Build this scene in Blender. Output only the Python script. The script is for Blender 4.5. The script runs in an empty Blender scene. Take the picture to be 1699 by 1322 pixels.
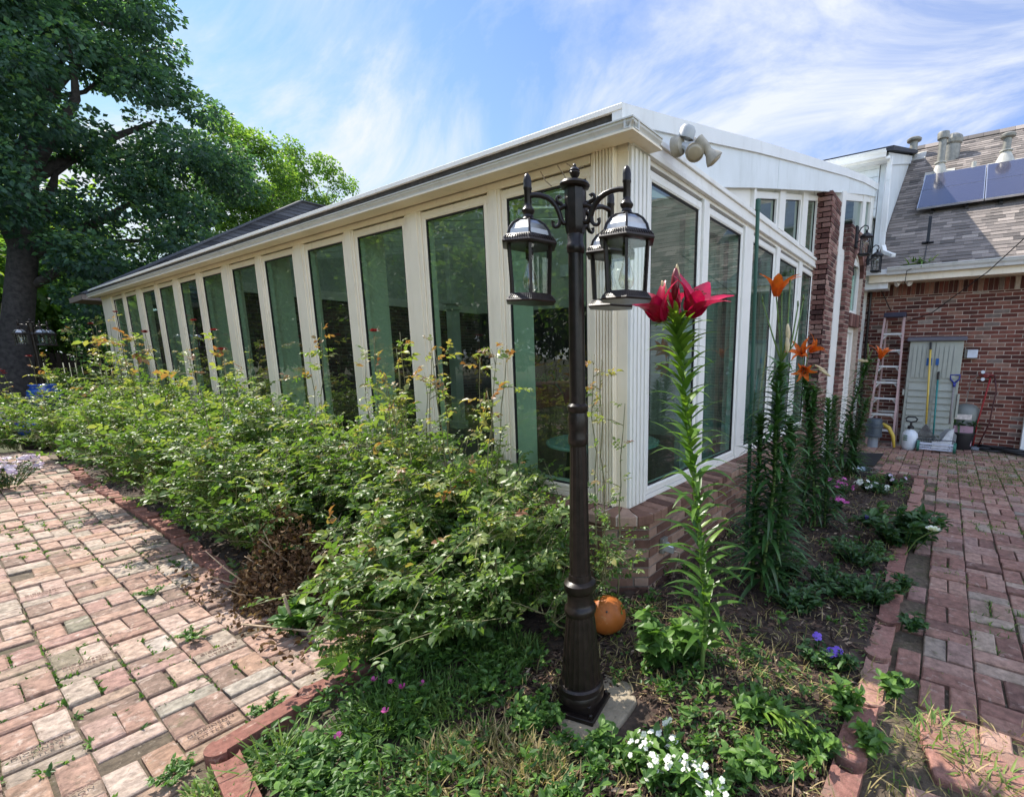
import bpy, math, random
import numpy as np
from mathutils import Vector, Matrix
random.seed(11); RNG = np.random.default_rng(11)
SC = bpy.context.scene
COL = SC.collection
R_ = math.radians

# ------------------------------------------------------------------ camera geometry (surveyed from the photograph)
PW, PH = 1699.0, 1322.0
PP = np.array([1030.0, 738.0]); FOC = 790.0; CAMZ = 1.55
def _d(x, y):
    v = np.array([x - PP[0], y - PP[1], FOC]); return v / np.linalg.norm(v)
UL = _d(-160, 588); UR = _d(1572, 594)
UR = UR - UL * (UL @ UR); UR /= np.linalg.norm(UR)
UZ = np.cross(UR, UL)
RM = np.stack([UR, UL, UZ])
CAM = np.array([0.0, 0.0, CAMZ])
def pl(x, y, axis, val):
    r = RM @ _d(x, y); return CAM + (val - CAM[axis]) / r[axis] * r
def gp(x, y, z=0.0): return pl(x, y, 2, z)
def vz(base, x, y):
    r = RM @ _d(x, y); k = np.dot(r[:2], base[:2]) / np.dot(r[:2], r[:2]); return CAMZ + k * r[2]

# ------------------------------------------------------------------ mesh helpers
class MB:
    """collects faces (tris/quads/ngons) with a tint per vertex and a material slot per face"""
    def __init__(s): s.v = []; s.f = []; s.t = []; s.m = []; s.arr = []
    def add(s, vs, fs, tint=0.5, mat=0):
        b = len(s.v); s.v.extend([tuple(map(float, p)) for p in vs])
        if hasattr(tint, '__len__'): s.t.extend(tint)
        else: s.t.extend([tint] * len(vs))
        for f in fs: s.f.append(tuple(i + b for i in f)); s.m.append(mat)
        return s
    def box(s, x0, x1, y0, y1, z0, z1, tint=0.5, mat=0):
        return s.hexa([(x0,y0,z0),(x1,y0,z0),(x1,y1,z0),(x0,y1,z0),(x0,y0,z1),(x1,y0,z1),(x1,y1,z1),(x0,y1,z1)], tint, mat)
    def hexa(s, c, tint=0.5, mat=0):
        return s.add(c, [(0,3,2,1),(4,5,6,7),(0,1,5,4),(1,2,6,5),(2,3,7,6),(3,0,4,7)], tint, mat)
    def obox(s, c, u, v, w, a, b, d, tint=0.5, mat=0):
        c, u, v, w = (np.asarray(q, float) for q in (c, u, v, w)); p = []
        for k in (-1, 1):
            for i, j in ((-1,-1),(1,-1),(1,1),(-1,1)): p.append(c + u*a*i/2 + v*b*j/2 + w*d*k/2)
        return s.hexa(p, tint, mat)
    def bar(s, p, q, w, h, tint=0.5, mat=0, up=(0,0,1)):
        p, q = np.asarray(p, float), np.asarray(q, float); d = q - p; L = np.linalg.norm(d); d = d / L
        up = np.asarray(up, float); x = np.cross(d, up)
        if np.linalg.norm(x) < 1e-4: x = np.cross(d, (1, 0, 0))
        x /= np.linalg.norm(x); y = np.cross(x, d)
        return s.obox((p + q) / 2, d, x, y, L, w, h, tint, mat)
    def tube(s, pts, rad, n=8, tint=0.5, mat=0, cap=True):
        pts = [np.asarray(p, float) for p in pts]; m = len(pts)
        if not hasattr(rad, '__len__'): rad = [rad] * m
        vs = []; prev = None
        for i, p in enumerate(pts):
            d = pts[min(i+1, m-1)] - pts[max(i-1, 0)]; d = d / (np.linalg.norm(d) + 1e-9)
            if prev is None:
                a = np.cross(d, (0, 0, 1)) if abs(d[2]) < .9 else np.cross(d, (1, 0, 0))
            else: a = prev - d * (prev @ d)
            a = a / (np.linalg.norm(a) + 1e-9); prev = a; b = np.cross(d, a)
            for k in range(n):
                th = 2 * math.pi * k / n; vs.append(p + (a * math.cos(th) + b * math.sin(th)) * rad[i])
        fs = [(i*n+k, i*n+(k+1) % n, (i+1)*n+(k+1) % n, (i+1)*n+k) for i in range(m-1) for k in range(n)]
        if cap: fs += [tuple(range(n))[::-1], tuple(range((m-1)*n, m*n))]
        return s.add(vs, fs, tint, mat)
    def lathe(s, prof, n, c=(0,0,0), axis=None, tint=0.5, mat=0, flute=0, phase=0.0, cap=True):
        """prof: list of (r,z).  flute = number of grooves"""
        c = np.asarray(c, float); A = np.eye(3)
        if axis is not None:
            w = np.asarray(axis, float); w /= np.linalg.norm(w)
            u = np.cross(w, (0,1,0) if abs(w[1]) < .9 else (1,0,0)); u /= np.linalg.norm(u); A = np.stack([u, np.cross(w, u), w])
        vs = []
        for r, z in prof:
            for k in range(n):
                th = 2*math.pi*k/n + phase
                rr = r * (1 - (0.055 if (flute and k % 2) else 0))
                vs.append(c + A.T @ np.array([rr*math.cos(th), rr*math.sin(th), z]))
        m = len(prof)
        fs = [(i*n+k, i*n+(k+1) % n, (i+1)*n+(k+1) % n, (i+1)*n+k) for i in range(m-1) for k in range(n)]
        if cap: fs += [tuple(range(n))[::-1], tuple(range((m-1)*n, m*n))]
        return s.add(vs, fs, tint, mat)
    def prism(s, poly, ext, tint=0.5, mat=0):
        poly = [np.asarray(p, float) for p in poly]; e = np.asarray(ext, float); n = len(poly)
        vs = poly + [p + e for p in poly]
        fs = [tuple(range(n))[::-1], tuple(range(n, 2*n))] + [(i, (i+1) % n, (i+1) % n + n, i + n) for i in range(n)]
        return s.add(vs, fs, tint, mat)
    def arrays(s, V, F, T, mat=0):
        """numpy block: V (n,3), F (m,3) triangles, T (n,)"""
        s.arr.append((np.asarray(V, np.float32), np.asarray(F, np.int32), np.asarray(T, np.float32), mat)); return s
    def build(s, name, mats, parent=None, smooth=False, bevel=0, loc=None, recalc=True):
        if not isinstance(mats, (list, tuple)): mats = [mats]
        off = ROOT.get(parent.name, np.zeros(3)) if parent else (np.zeros(3) if loc is None else np.asarray(loc, float))
        me = bpy.data.meshes.new(name)
        V = [np.array(s.v, np.float32).reshape(-1, 3)]; T = [np.array(s.t, np.float32)]
        lt = np.array([len(f) for f in s.f], np.int32); lv = np.array([i for f in s.f for i in f], np.int32); mi = np.array(s.m, np.int32)
        LT, LV, MI = [lt], [lv], [mi]; nb = len(s.v)
        for (v, f, t, m) in s.arr:
            V.append(v); T.append(t); LT.append(np.full(len(f), 3, np.int32)); LV.append((f + nb).ravel()); MI.append(np.full(len(f), m, np.int32)); nb += len(v)
        V = np.concatenate(V) - off.astype(np.float32); T = np.concatenate(T); LT = np.concatenate(LT); LV = np.concatenate(LV); MI = np.concatenate(MI)
        me.vertices.add(len(V)); me.vertices.foreach_set('co', V.ravel())
        me.loops.add(len(LV)); me.loops.foreach_set('vertex_index', LV)
        me.polygons.add(len(LT)); me.polygons.foreach_set('loop_start', np.concatenate([[0], np.cumsum(LT)[:-1]]).astype(np.int32))
        me.polygons.foreach_set('material_index', MI)
        me.update(calc_edges=True); me.validate()
        a = me.attributes.new('tint', 'FLOAT', 'POINT'); a.data.foreach_set('value', T)
        if s.v and recalc and not s.arr:
            import bmesh
            bm = bmesh.new(); bm.from_mesh(me); bmesh.ops.recalc_face_normals(bm, faces=bm.faces); bm.to_mesh(me); bm.free()
        for m in mats: me.materials.append(m)
        me.polygons.foreach_set('use_smooth', np.full(len(me.polygons), bool(smooth)))
        if smooth:
            if smooth != 'all': me.set_sharp_from_angle(angle=R_(38))
        o = bpy.data.objects.new(name, me); COL.objects.link(o)
        if parent:
            o.parent = parent; ROOT[o.name] = off
        else:
            o.location = off; ROOT[o.name] = off
        if bevel:
            b = o.modifiers.new('bevel', 'BEVEL'); b.width = bevel; b.segments = 2; b.limit_method = 'ANGLE'; b.angle_limit = R_(40)
        return o
ROOT = {}
def tag(o, label=None, cat=None, group=None, kind=None):
    if label: o['label'] = label
    if cat: o['category'] = cat
    if group: o['group'] = group
    if kind: o['kind'] = kind
    return o
def thing(name, label, cat, loc, group=None):
    o = bpy.data.objects.new(name, None); COL.objects.link(o); o.empty_display_size = .1
    o.location = loc; ROOT[o.name] = np.array(loc, float)
    return tag(o, label, cat, group)
def copy_tree(o, parent=None):
    c = o.copy(); COL.objects.link(c); c.parent = parent
    for ch in list(o.children): copy_tree(ch, c)
    return c

# ------------------------------------------------------------------ materials
def newmat(name):
    m = bpy.data.materials.new(name); m.use_nodes = True; nt = m.node_tree
    return m, nt, nt.nodes['Principled BSDF'], nt.nodes['Material Output']
def lnk(nt, a, b): nt.links.new(a, b)
def noise(nt, scale, detail=4, rough=.55, vec=None, dist=0):
    n = nt.nodes.new('ShaderNodeTexNoise'); n.inputs['Scale'].default_value = scale; n.inputs['Detail'].default_value = detail
    n.inputs['Roughness'].default_value = rough; n.inputs['Distortion'].default_value = dist
    if vec is not None: lnk(nt, vec, n.inputs['Vector'])
    return n
def ramp(nt, stops, fac=None, interp='LINEAR'):
    r = nt.nodes.new('ShaderNodeValToRGB'); e = r.color_ramp; e.interpolation = interp
    while len(e.elements) < len(stops): e.elements.new(.5)
    for el, (p, c) in zip(e.elements, stops):
        el.position = p; el.color = (*c, 1) if len(c) == 3 else c
    if fac is not None: lnk(nt, fac, r.inputs['Fac'])
    return r
def mix(nt, a, b, fac, mode='MIX'):
    m = nt.nodes.new('ShaderNodeMix'); m.data_type = 'RGBA'; m.blend_type = mode
    for s, v in ((m.inputs[0], fac), (m.inputs[6], a), (m.inputs[7], b)):
        if hasattr(v, 'type') and hasattr(v, 'links'): lnk(nt, v, s)
        elif isinstance(v, (int, float)): s.default_value = v
        else: s.default_value = (*v, 1)
    return m.outputs[2]
def mathn(nt, op, a, b=None):
    m = nt.nodes.new('ShaderNodeMath'); m.operation = op
    for s, v in ((m.inputs[0], a), (m.inputs[1], b)):
        if v is None: continue
        if hasattr(v, 'links'): lnk(nt, v, s)
        else: s.default_value = v
    return m.outputs[0]
def coords(nt, kind='Object'):
    t = nt.nodes.new('ShaderNodeTexCoord'); return t.outputs[kind]
def tintnode(nt):
    a = nt.nodes.new('ShaderNodeAttribute'); a.attribute_name = 'tint'; return a.outputs['Fac']
def bump(nt, h, bsdf, strength=.4, dist=.01):
    b = nt.nodes.new('ShaderNodeBump'); b.inputs['Strength'].default_value = strength; b.inputs['Distance'].default_value = dist
    lnk(nt, h, b.inputs['Height']); lnk(nt, b.outputs[0], bsdf.inputs['Normal'])
def simple(name, c, rough=.5, metal=0, var=.12, scale=9, bmp=0, spec=.5, coat=0):
    m, nt, b, o = newmat(name)
    n = noise(nt, scale, 5, .6, coords(nt))
    c = np.array(c)
    r = ramp(nt, [(.3, tuple(c * (1 - var))), (.7, tuple(np.minimum(c * (1 + var), 1)))], n.outputs['Fac'])
    lnk(nt, r.outputs[0], b.inputs['Base Color']); b.inputs['Roughness'].default_value = rough; b.inputs['Metallic'].default_value = metal
    b.inputs['Specular IOR Level'].default_value = spec
    if coat: b.inputs['Coat Weight'].default_value = coat
    if bmp:
        n2 = noise(nt, scale * 6, 6, .65, coords(nt)); bump(nt, n2.outputs['Fac'], b, bmp, .004)
    return m
def tinted(name, stops, rough=.85, var=.35, scale=14, bmp=.5, interp='LINEAR', patch=None, spec=.3):
    """colour from the per-piece tint, mottled by noise; patch = (colour, lo, hi, scale) weathering"""
    m, nt, b, o = newmat(name); co = coords(nt)
    r = ramp(nt, stops, tintnode(nt), interp)
    n = noise(nt, scale, 6, .65, co)
    g = ramp(nt, [(.25, (1-var,)*3), (.75, (1+var*.6,)*3)], n.outputs['Fac'])
    c = mix(nt, r.outputs[0], g.outputs[0], 1.0, 'MULTIPLY')
    if patch:
        for (pc, lo, hi, ps) in (patch if isinstance(patch, list) else [patch]):
            pn = noise(nt, ps, 7, .7, co, .4); pr = ramp(nt, [(lo, (0,0,0)), (hi, (1,1,1))], pn.outputs['Fac'])
            c = mix(nt, c, pc, pr.outputs[0])
    lnk(nt, c, b.inputs['Base Color']); b.inputs['Roughness'].default_value = rough; b.inputs['Specular IOR Level'].default_value = spec
    if bmp:
        n2 = noise(nt, scale * 5, 8, .7, co); bump(nt, n2.outputs['Fac'], b, bmp, .006)
    return m
def leafmat(name, stops, rough=.45, trans=.35, spec=.5, var=.25, tc=(1.25,1.35,.55)):
    m, nt, b, o = newmat(name)
    r = ramp(nt, stops, tintnode(nt))
    n = noise(nt, 30, 3, .6, coords(nt)); g = ramp(nt, [(.3, (1-var,)*3), (.7, (1+var*.5,)*3)], n.outputs['Fac'])
    c = mix(nt, r.outputs[0], g.outputs[0], 1.0, 'MULTIPLY')
    lnk(nt, c, b.inputs['Base Color']); b.inputs['Roughness'].default_value = rough; b.inputs['Specular IOR Level'].default_value = spec
    t = nt.nodes.new('ShaderNodeBsdfTranslucent'); c2 = mix(nt, c, tc, 1.0, 'MULTIPLY'); lnk(nt, c2, t.inputs['Color'])
    ms = nt.nodes.new('ShaderNodeMixShader'); ms.inputs[0].default_value = trans
    lnk(nt, b.outputs[0], ms.inputs[1]); lnk(nt, t.outputs[0], ms.inputs[2]); lnk(nt, ms.outputs[0], o.inputs['Surface'])
    return m
def glassmat(name, tint, ior=1.5, rough=0.0, boost=1.0, wav=0):
    """thin sheet of glass: clear tinted transmission plus a mirror reflection that grows towards grazing view"""
    m, nt, b, o = newmat(name); nt.nodes.remove(b)
    tr = nt.nodes.new('ShaderNodeBsdfTransparent'); tr.inputs[0].default_value = (*tint, 1)
    gl = nt.nodes.new('ShaderNodeBsdfGlossy'); gl.inputs['Roughness'].default_value = rough; gl.inputs['Color'].default_value = (.95,.97,.97,1)
    g = nt.nodes.new('ShaderNodeNewGeometry'); d = nt.nodes.new('ShaderNodeVectorMath'); d.operation = 'DOT_PRODUCT'; lnk(nt, g.outputs['Incoming'], d.inputs[0]); lnk(nt, g.outputs['Normal'], d.inputs[1])
    c = mathn(nt, 'SUBTRACT', 1.0, mathn(nt, 'ABSOLUTE', d.outputs['Value'])); f0 = ((ior-1)/(ior+1))**2 * 1.7 * boost
    f = mathn(nt, 'ADD', mathn(nt, 'MULTIPLY', mathn(nt, 'POWER', c, 4.6), 1-f0), f0)
    ms = nt.nodes.new('ShaderNodeMixShader'); lnk(nt, f, ms.inputs[0]); lnk(nt, tr.outputs[0], ms.inputs[1]); lnk(nt, gl.outputs[0], ms.inputs[2]); last = ms
    if wav:
        df = nt.nodes.new('ShaderNodeBsdfDiffuse'); df.inputs[0].default_value = (.62,.60,.55,1); co = coords(nt); mp = nt.nodes.new('ShaderNodeMapping'); mp.inputs['Scale'].default_value = (3,3,1); lnk(nt, co, mp.inputs[0])
        n = noise(nt, 2.5, 9, .72, mp.outputs[0], .6); r = ramp(nt, [(.35, (.0,)*3), (.62, (wav*.6,)*3), (.75, (wav*2.2,)*3)], n.outputs['Fac']); last = nt.nodes.new('ShaderNodeMixShader'); lnk(nt, r.outputs[0], last.inputs[0]); lnk(nt, ms.outputs[0], last.inputs[1]); lnk(nt, df.outputs[0], last.inputs[2])
    lnk(nt, last.outputs[0], o.inputs['Surface'])
    return m
def paintmat(name, c, dirt=(.45,.40,.33), lo=.55, hi=.85, rough=.45):
    m, nt, b, o = newmat(name); co = coords(nt)
    mp = nt.nodes.new('ShaderNodeMapping'); mp.inputs['Scale'].default_value = (4, 4, .9); lnk(nt, co, mp.inputs[0])
    n = noise(nt, 2.2, 8, .7, mp.outputs[0]); r = ramp(nt, [(lo, (0,0,0)), (hi, (.55,)*3)], n.outputs['Fac'])
    c1 = mix(nt, c, dirt, r.outputs[0]); n3 = noise(nt, 2.5, 3, .5, co)
    g = ramp(nt, [(.3, (.93,.93,.92)), (.7, (1.03,1.03,1.03))], n3.outputs['Fac'])
    lnk(nt, mix(nt, c1, g.outputs[0], 1.0, 'MULTIPLY'), b.inputs['Base Color']); b.inputs['Roughness'].default_value = rough
    n2 = noise(nt, 70, 4, .6, co); bump(nt, n2.outputs['Fac'], b, .08, .004)
    return m
M = {}
M['white'] = paintmat('white_paint', (.80,.775,.72))
M['bounce_cream'] = paintmat('bounce_cream_paint', (.86,.755,.585), (.42,.33,.22))  # the white paint again, tinted warm for bounce light on the long side
M['cool_white'] = paintmat('cool_white_paint', (.80,.80,.78), (.50,.48,.43))
M['siding'] = paintmat('weathered_siding', (.74,.77,.77), (.52,.55,.52), .5, .8)
BR = [(0, (.055,.022,.018)), (.25, (.115,.036,.026)), (.5, (.165,.052,.036)), (.72, (.21,.080,.056)), (.9, (.29,.15,.105)), (.96, (.16,.12,.10)), (1, (.52,.43,.36))]
M['brick'] = tinted('house_brick', BR, patch=((.42,.34,.28), .66, .85, 9))
M['sun_brick'] = tinted('sunroom_brick', [(0,(.10,.05,.037)),(.4,(.19,.10,.07)),(.75,(.27,.155,.11)),(1,(.36,.24,.18))], patch=((.50,.42,.35), .66, .82, 8))
M['col_brick'] = tinted('column_brick', [(0,(.055,.025,.022)),(.4,(.13,.055,.045)),(.75,(.22,.105,.085)),(1,(.36,.22,.18))], patch=((.45,.36,.32), .66, .84, 12))
M['int_brick'] = tinted('interior_brick', [(0,(.05,.025,.02)),(.5,(.11,.05,.04)),(1,(.18,.09,.07))])
M['mortar'] = simple('mortar', (.46,.37,.30), .95, var=.2, scale=20, bmp=.4)
M['dark_mortar'] = simple('dark_mortar', (.20,.16,.13), .95, var=.25, scale=20, bmp=.4)
PV = [(0,(.25,.175,.135)),(.15,(.37,.225,.17)),(.30,(.45,.285,.215)),(.45,(.50,.36,.28)),(.58,(.38,.225,.185)),(.70,(.54,.42,.34)),(.82,(.36,.30,.235)),(.90,(.42,.25,.17)),(.96,(.23,.22,.16)),(1,(.60,.50,.43))]
M['paver'] = tinted('paving_brick', PV, var=.68, scale=26, bmp=1.5, patch=[((.66,.55,.47), .55, .75, 15), ((.17,.12,.085), .565, .68, 19), ((.17,.15,.085), .58, .80, 2.2), ((.13,.14,.055), .62, .74, 5.5)])
PVS = [(0,(.18,.10,.080)),(.2,(.29,.15,.115)),(.45,(.36,.20,.15)),(.65,(.42,.26,.20)),(.8,(.31,.185,.155)),(.9,(.44,.33,.25)),(1,(.27,.225,.185))]
M['paver_red'] = tinted('red_paving_brick', PVS, var=.55, scale=22, bmp=1.2, patch=[((.50,.39,.32), .57, .75, 14), ((.14,.10,.07), .58, .74, 18), ((.13,.115,.065), .56, .80, 1.8)])
M['edging'] = tinted('red_concrete_edging', [(0,(.22,.095,.072)),(.5,(.29,.125,.094)),(1,(.37,.185,.145))], var=.5, scale=45, bmp=1.0, patch=[((.26,.19,.135), .50, .72, 5), ((.50,.34,.27), .60, .72, 24), ((.08,.055,.035), .62, .75, 9)])
M['edging_pink'] = tinted('faded_concrete_edging', [(0,(.26,.12,.095)),(.5,(.34,.165,.13)),(1,(.41,.23,.18))], var=.5, scale=45, bmp=1.0, patch=[((.24,.18,.13), .50, .72, 5), ((.48,.36,.30), .60, .72, 24), ((.07,.05,.035), .62, .75, 9)])
M['soil'] = simple('soil', (.060,.040,.029), .95, var=.6, scale=16, bmp=1.0)
M['mulch'] = tinted('wood_mulch', [(0,(.022,.013,.010)),(.5,(.075,.042,.029)),(.82,(.15,.09,.06)),(.93,(.30,.21,.14)),(1,(.45,.35,.25))], bmp=.3)
M['stone'] = tinted('stone_slab', [(0,(.27,.22,.155)),(1,(.36,.30,.22))], bmp=.8, scale=9, patch=[((.18,.15,.10), .55, .75, 6), ((.10,.085,.06), .58, .66, 20)])
SHG = [(0,(.085,.075,.068)),(.35,(.165,.142,.125)),(.7,(.25,.212,.185)),(1,(.34,.29,.25))]
M['shingle'] = tinted('roof_shingle', SHG, bmp=.5, scale=60, var=.35)
M['shingle_dark'] = tinted('dark_roof_shingle', [(0,(.035,.037,.045)),(1,(.085,.088,.10))], bmp=.5, scale=40)
M['metal_dark'] = simple('bronze_black_metal', (.015,.010,.0085), .33, .0, var=.5, scale=30, bmp=.12, spec=.30)
M['metal_black'] = simple('black_metal', (.012,.012,.014), .4, .3, var=.3, scale=30)
M['galv'] = simple('galvanised_vent', (.23,.22,.19), .55, .4, var=.25, scale=12)
M['lead'] = simple('vent_flashing', (.44,.42,.36), .6, .1, var=.2, scale=10)
M['gutter'] = paintmat('gutter_paint', (.62,.61,.57), (.30,.29,.26), .5, .8)
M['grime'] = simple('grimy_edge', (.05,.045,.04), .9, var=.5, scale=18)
M['panel'] = simple('solar_cell', (.055,.055,.085), .18, .0, var=.15, scale=60, coat=.5, spec=.8)
M['alu'] = simple('aluminium', (.62,.64,.68), .35, .8, var=.1)
M['win_glass'] = glassmat('green_tinted_glass', (.43,.63,.555), 1.52, 0, 1.45, .035)
M['clear_glass'] = glassmat('clear_glass', (.90,.93,.93), 1.5, .0, .9, .02)
M['bulb_glass'] = glassmat('bulb_glass', (.90,.88,.82), 1.5, .05, 2.2)
M['dome_glass'] = glassmat('frosted_dome_glass', (.62,.64,.66), 1.6, .32, 3.4)
M['int_wall'] = simple('interior_wall_paint', (.50,.53,.48), .8, var=.15, scale=3)
m_, nt_, b_, o_ = newmat('interior_fill_roof_sheet'); t_ = nt_.nodes.new('ShaderNodeBsdfTranslucent'); t_.inputs[0].default_value = (.80,.82,.78,1); x_ = nt_.nodes.new('ShaderNodeMixShader'); x_.inputs[0].default_value = .13; b_.inputs['Base Color'].default_value = (.75,.76,.73,1); b_.inputs['Roughness'].default_value = .6  # translucency added to the roof so daylight brightens the interior
lnk(nt_, b_.outputs[0], x_.inputs[1]); lnk(nt_, t_.outputs[0], x_.inputs[2]); lnk(nt_, x_.outputs[0], o_.inputs['Surface']); M['roof_sheet'] = m_
M['int_floor'] = simple('interior_floor_tile', (.12,.085,.065), .5, var=.3)
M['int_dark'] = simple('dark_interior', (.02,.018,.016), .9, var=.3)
M['curtain'] = simple('sheer_curtain', (.34,.38,.34), .9, var=.1)
M['fence'] = tinted('weathered_fence_board', [(0,(.018,.013,.011)),(1,(.045,.032,.026))], bmp=.4)
M['bark'] = simple('tree_bark', (.058,.050,.047), .95, var=.5, scale=9, bmp=1.2)
M['stem'] = simple('green_stem', (.10,.16,.035), .6, var=.25, scale=20)
M['cane'] = simple('rose_cane', (.14,.13,.055), .7, var=.4, scale=18)
M['deadcane'] = simple('dead_twig', (.33,.25,.17), .9, var=.3, scale=20)
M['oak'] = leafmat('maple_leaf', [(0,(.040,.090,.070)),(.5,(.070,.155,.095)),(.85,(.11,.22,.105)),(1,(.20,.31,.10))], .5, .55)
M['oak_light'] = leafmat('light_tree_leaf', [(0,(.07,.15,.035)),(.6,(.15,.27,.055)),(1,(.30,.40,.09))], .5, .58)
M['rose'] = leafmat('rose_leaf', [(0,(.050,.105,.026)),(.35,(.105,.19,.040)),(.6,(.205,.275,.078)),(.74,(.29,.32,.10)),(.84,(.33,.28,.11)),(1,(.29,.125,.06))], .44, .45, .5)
M['dead'] = leafmat('dead_leaf', [(0,(.07,.035,.018)),(.6,(.17,.095,.05)),(1,(.32,.21,.12))], .8, .2, .2)
M['lily_leaf'] = leafmat('lily_leaf', [(0,(.035,.095,.018)),(.5,(.095,.20,.030)),(.8,(.18,.31,.045)),(1,(.28,.40,.08))], .36, .42, .6)
M['lily_dark'] = leafmat('dark_lily_leaf', [(0,(.022,.062,.018)),(.6,(.048,.125,.032)),(1,(.11,.21,.05))], .34, .3, .6)
M['red_petal'] = leafmat('crimson_petal', [(0,(.26,.003,.030)),(.5,(.46,.008,.062)),(1,(.72,.03,.09))], .35, .30, .4, .25, (1.1,.8,1.0))
M['orange_petal'] = leafmat('orange_petal', [(0,(.62,.085,.006)),(.6,(.80,.17,.02)),(1,(.88,.30,.10))], .45, .35, .3, .25, (1.1,1.0,.7))
M['bud'] = leafmat('lily_bud', [(0,(.16,.004,.015)),(.5,(.34,.03,.035)),(.8,(.55,.42,.18)),(1,(.75,.62,.42))], .4, .2)
M['white_petal'] = leafmat('white_petal', [(0,(.70,.70,.60)),(1,(.86,.86,.82))], .5, .3)
M['purple_petal'] = leafmat('violet_petal', [(0,(.10,.04,.45)),(1,(.25,.13,.70))], .5, .3)
M['mauve_petal'] = leafmat('mauve_petal', [(0,(.40,.27,.44)),(.5,(.56,.44,.60)),(1,(.74,.66,.78))], .6, .3)
M['pink_petal'] = leafmat('magenta_petal', [(0,(.50,.05,.28)),(1,(.72,.16,.48))], .5, .3)
M['darkred_petal'] = leafmat('dark_red_petal', [(0,(.09,.004,.010)),(1,(.26,.012,.025))], .5, .2)
M['herb'] = leafmat('herb_leaf', [(0,(.035,.095,.018)),(.5,(.075,.17,.03)),(1,(.16,.29,.05))], .5, .35)
M['herb_dark'] = leafmat('dark_herb_leaf', [(0,(.016,.05,.016)),(.5,(.034,.09,.026)),(1,(.075,.155,.04))], .45, .3)
M['straw'] = leafmat('dry_grass_blade', [(0,(.13,.15,.035)),(.4,(.28,.23,.085)),(1,(.50,.38,.20))], .7, .3)
M['turf'] = leafmat('green_grass_blade', [(0,(.05,.11,.02)),(.6,(.12,.22,.04)),(1,(.26,.33,.08))], .6, .35)
# ------------------------------------------------------------------ brick, paving and leaf generators
def brick_panel(mb, O, U, V, N, w, h, bl=.200, bh=.0565, j=.0105, proud=.007, thick=.10, mat=0, mmat=1, off=0.0, soldier=0, seed=0, sweep=1.0):
    O, U, V, N = (np.asarray(q, float) for q in (O, U, V, N)); rr = random.Random(seed)
    c = [O + U*a + V*b - N*t for t in (thick, 0) for a, b in ((0,0),(w,0),(w,h),(0,h))]
    mb.hexa(c, .5, mmat)
    v = 0; row = 0
    while v < h - .012:
        hh = min(bh, h - v); u = -((row % 2) * .5 + off) * (bl + j) % (bl + j) - (bl + j)
        while u < w:
            a, b = max(u, 0.0), min(u + bl, w)
            if b - a > .02:
                e = proud + rr.uniform(-.002, .002); n = N * e; t = rr.random() ** sweep
                q = [O + U*a + V*v, O + U*b + V*v, O + U*b + V*(v+hh), O + U*a + V*(v+hh)]
                i = min(.003, (b-a)*.2)
                f = [O + U*(a+i) + V*(v+i) + n, O + U*(b-i) + V*(v+i) + n, O + U*(b-i) + V*(v+hh-i) + n, O + U*(a+i) + V*(v+hh-i) + n]
                mb.add(q + f, [(4,5,6,7),(0,1,5,4),(1,2,6,5),(2,3,7,6),(3,0,4,7)], t, mat)
            u += bl + j
        v += bh + j; row += 1
    return mb
def paver(mb, cx, cy, a, b, z, rr, ang=0.0, t=None, mat=0):
    """one worn paving brick, a x b, top at z"""
    t = rr.random() if t is None else t
    ca, sa = math.cos(ang), math.sin(ang); tx, ty = rr.gauss(0, .008), rr.gauss(0, .008); i = .0035 + rr.random() * .005
    def P(x, y, zz): return (cx + ca*x - sa*y, cy + sa*x + ca*y, zz + tx*x + ty*y)
    a, b = a/2, b/2; vs = []
    for (x, y) in ((-a,-b),(a,-b),(a,b),(-a,b)): vs.append(P(x, y, -.05))
    jit = [(rr.uniform(-.003,.003), rr.uniform(-.003,.003)) for _ in range(4)]
    for (x, y), q in zip(((-a,-b),(a,-b),(a,b),(-a,b)), jit): vs.append(P(x+q[0], y+q[1], z-i*.8))
    for (x, y), q in zip(((-a+i,-b+i),(a-i,-b+i),(a-i,b-i),(-a+i,b-i)), jit): vs.append(P(x+q[0], y+q[1], z))
    mb.add(vs, [(8,9,10,11)] + [(k, (k+1)%4, (k+1)%4+4, k+4) for k in range(4)] + [(k+4, (k+1)%4+4, (k+1)%4+8, k+8) for k in range(4)], t, mat)
def weave(mb, x0, x1, y0, y1, inside, L=.203, b=.0985, j=.0075, ang=0.0, seed=1, zj=.005, drop=.01, pick=None):
    rr = random.Random(seed); p = L + j; nx = int((x1-x0)/p)+1; ny = int((y1-y0)/p)+1; cells = []
    for i in range(nx):
        for k in range(ny):
            for h in (-1, 1):
                if (i + k) % 2: cx, cy, a, bb = x0+(i+.5)*p, y0+(k+.5)*p + h*(b+j)/2, L, b
                else: cx, cy, a, bb = x0+(i+.5)*p + h*(b+j)/2, y0+(k+.5)*p, b, L
                cx += rr.gauss(0, .002); cy += rr.gauss(0, .002)
                if not inside(cx, cy) or rr.random() < drop: continue
                w = .005 * math.sin(cx*2.1+1.3) * math.sin(cy*1.7) + .004*math.sin(cx*5+cy*4)
                paver(mb, cx, cy, a, bb, w + rr.gauss(0, zj), rr, rr.gauss(0, .012))
                cells.append((cx, cy, a, bb, w))
    return cells
def nrm(a): return a / (np.linalg.norm(a, axis=-1, keepdims=True) + 1e-9)
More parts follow.
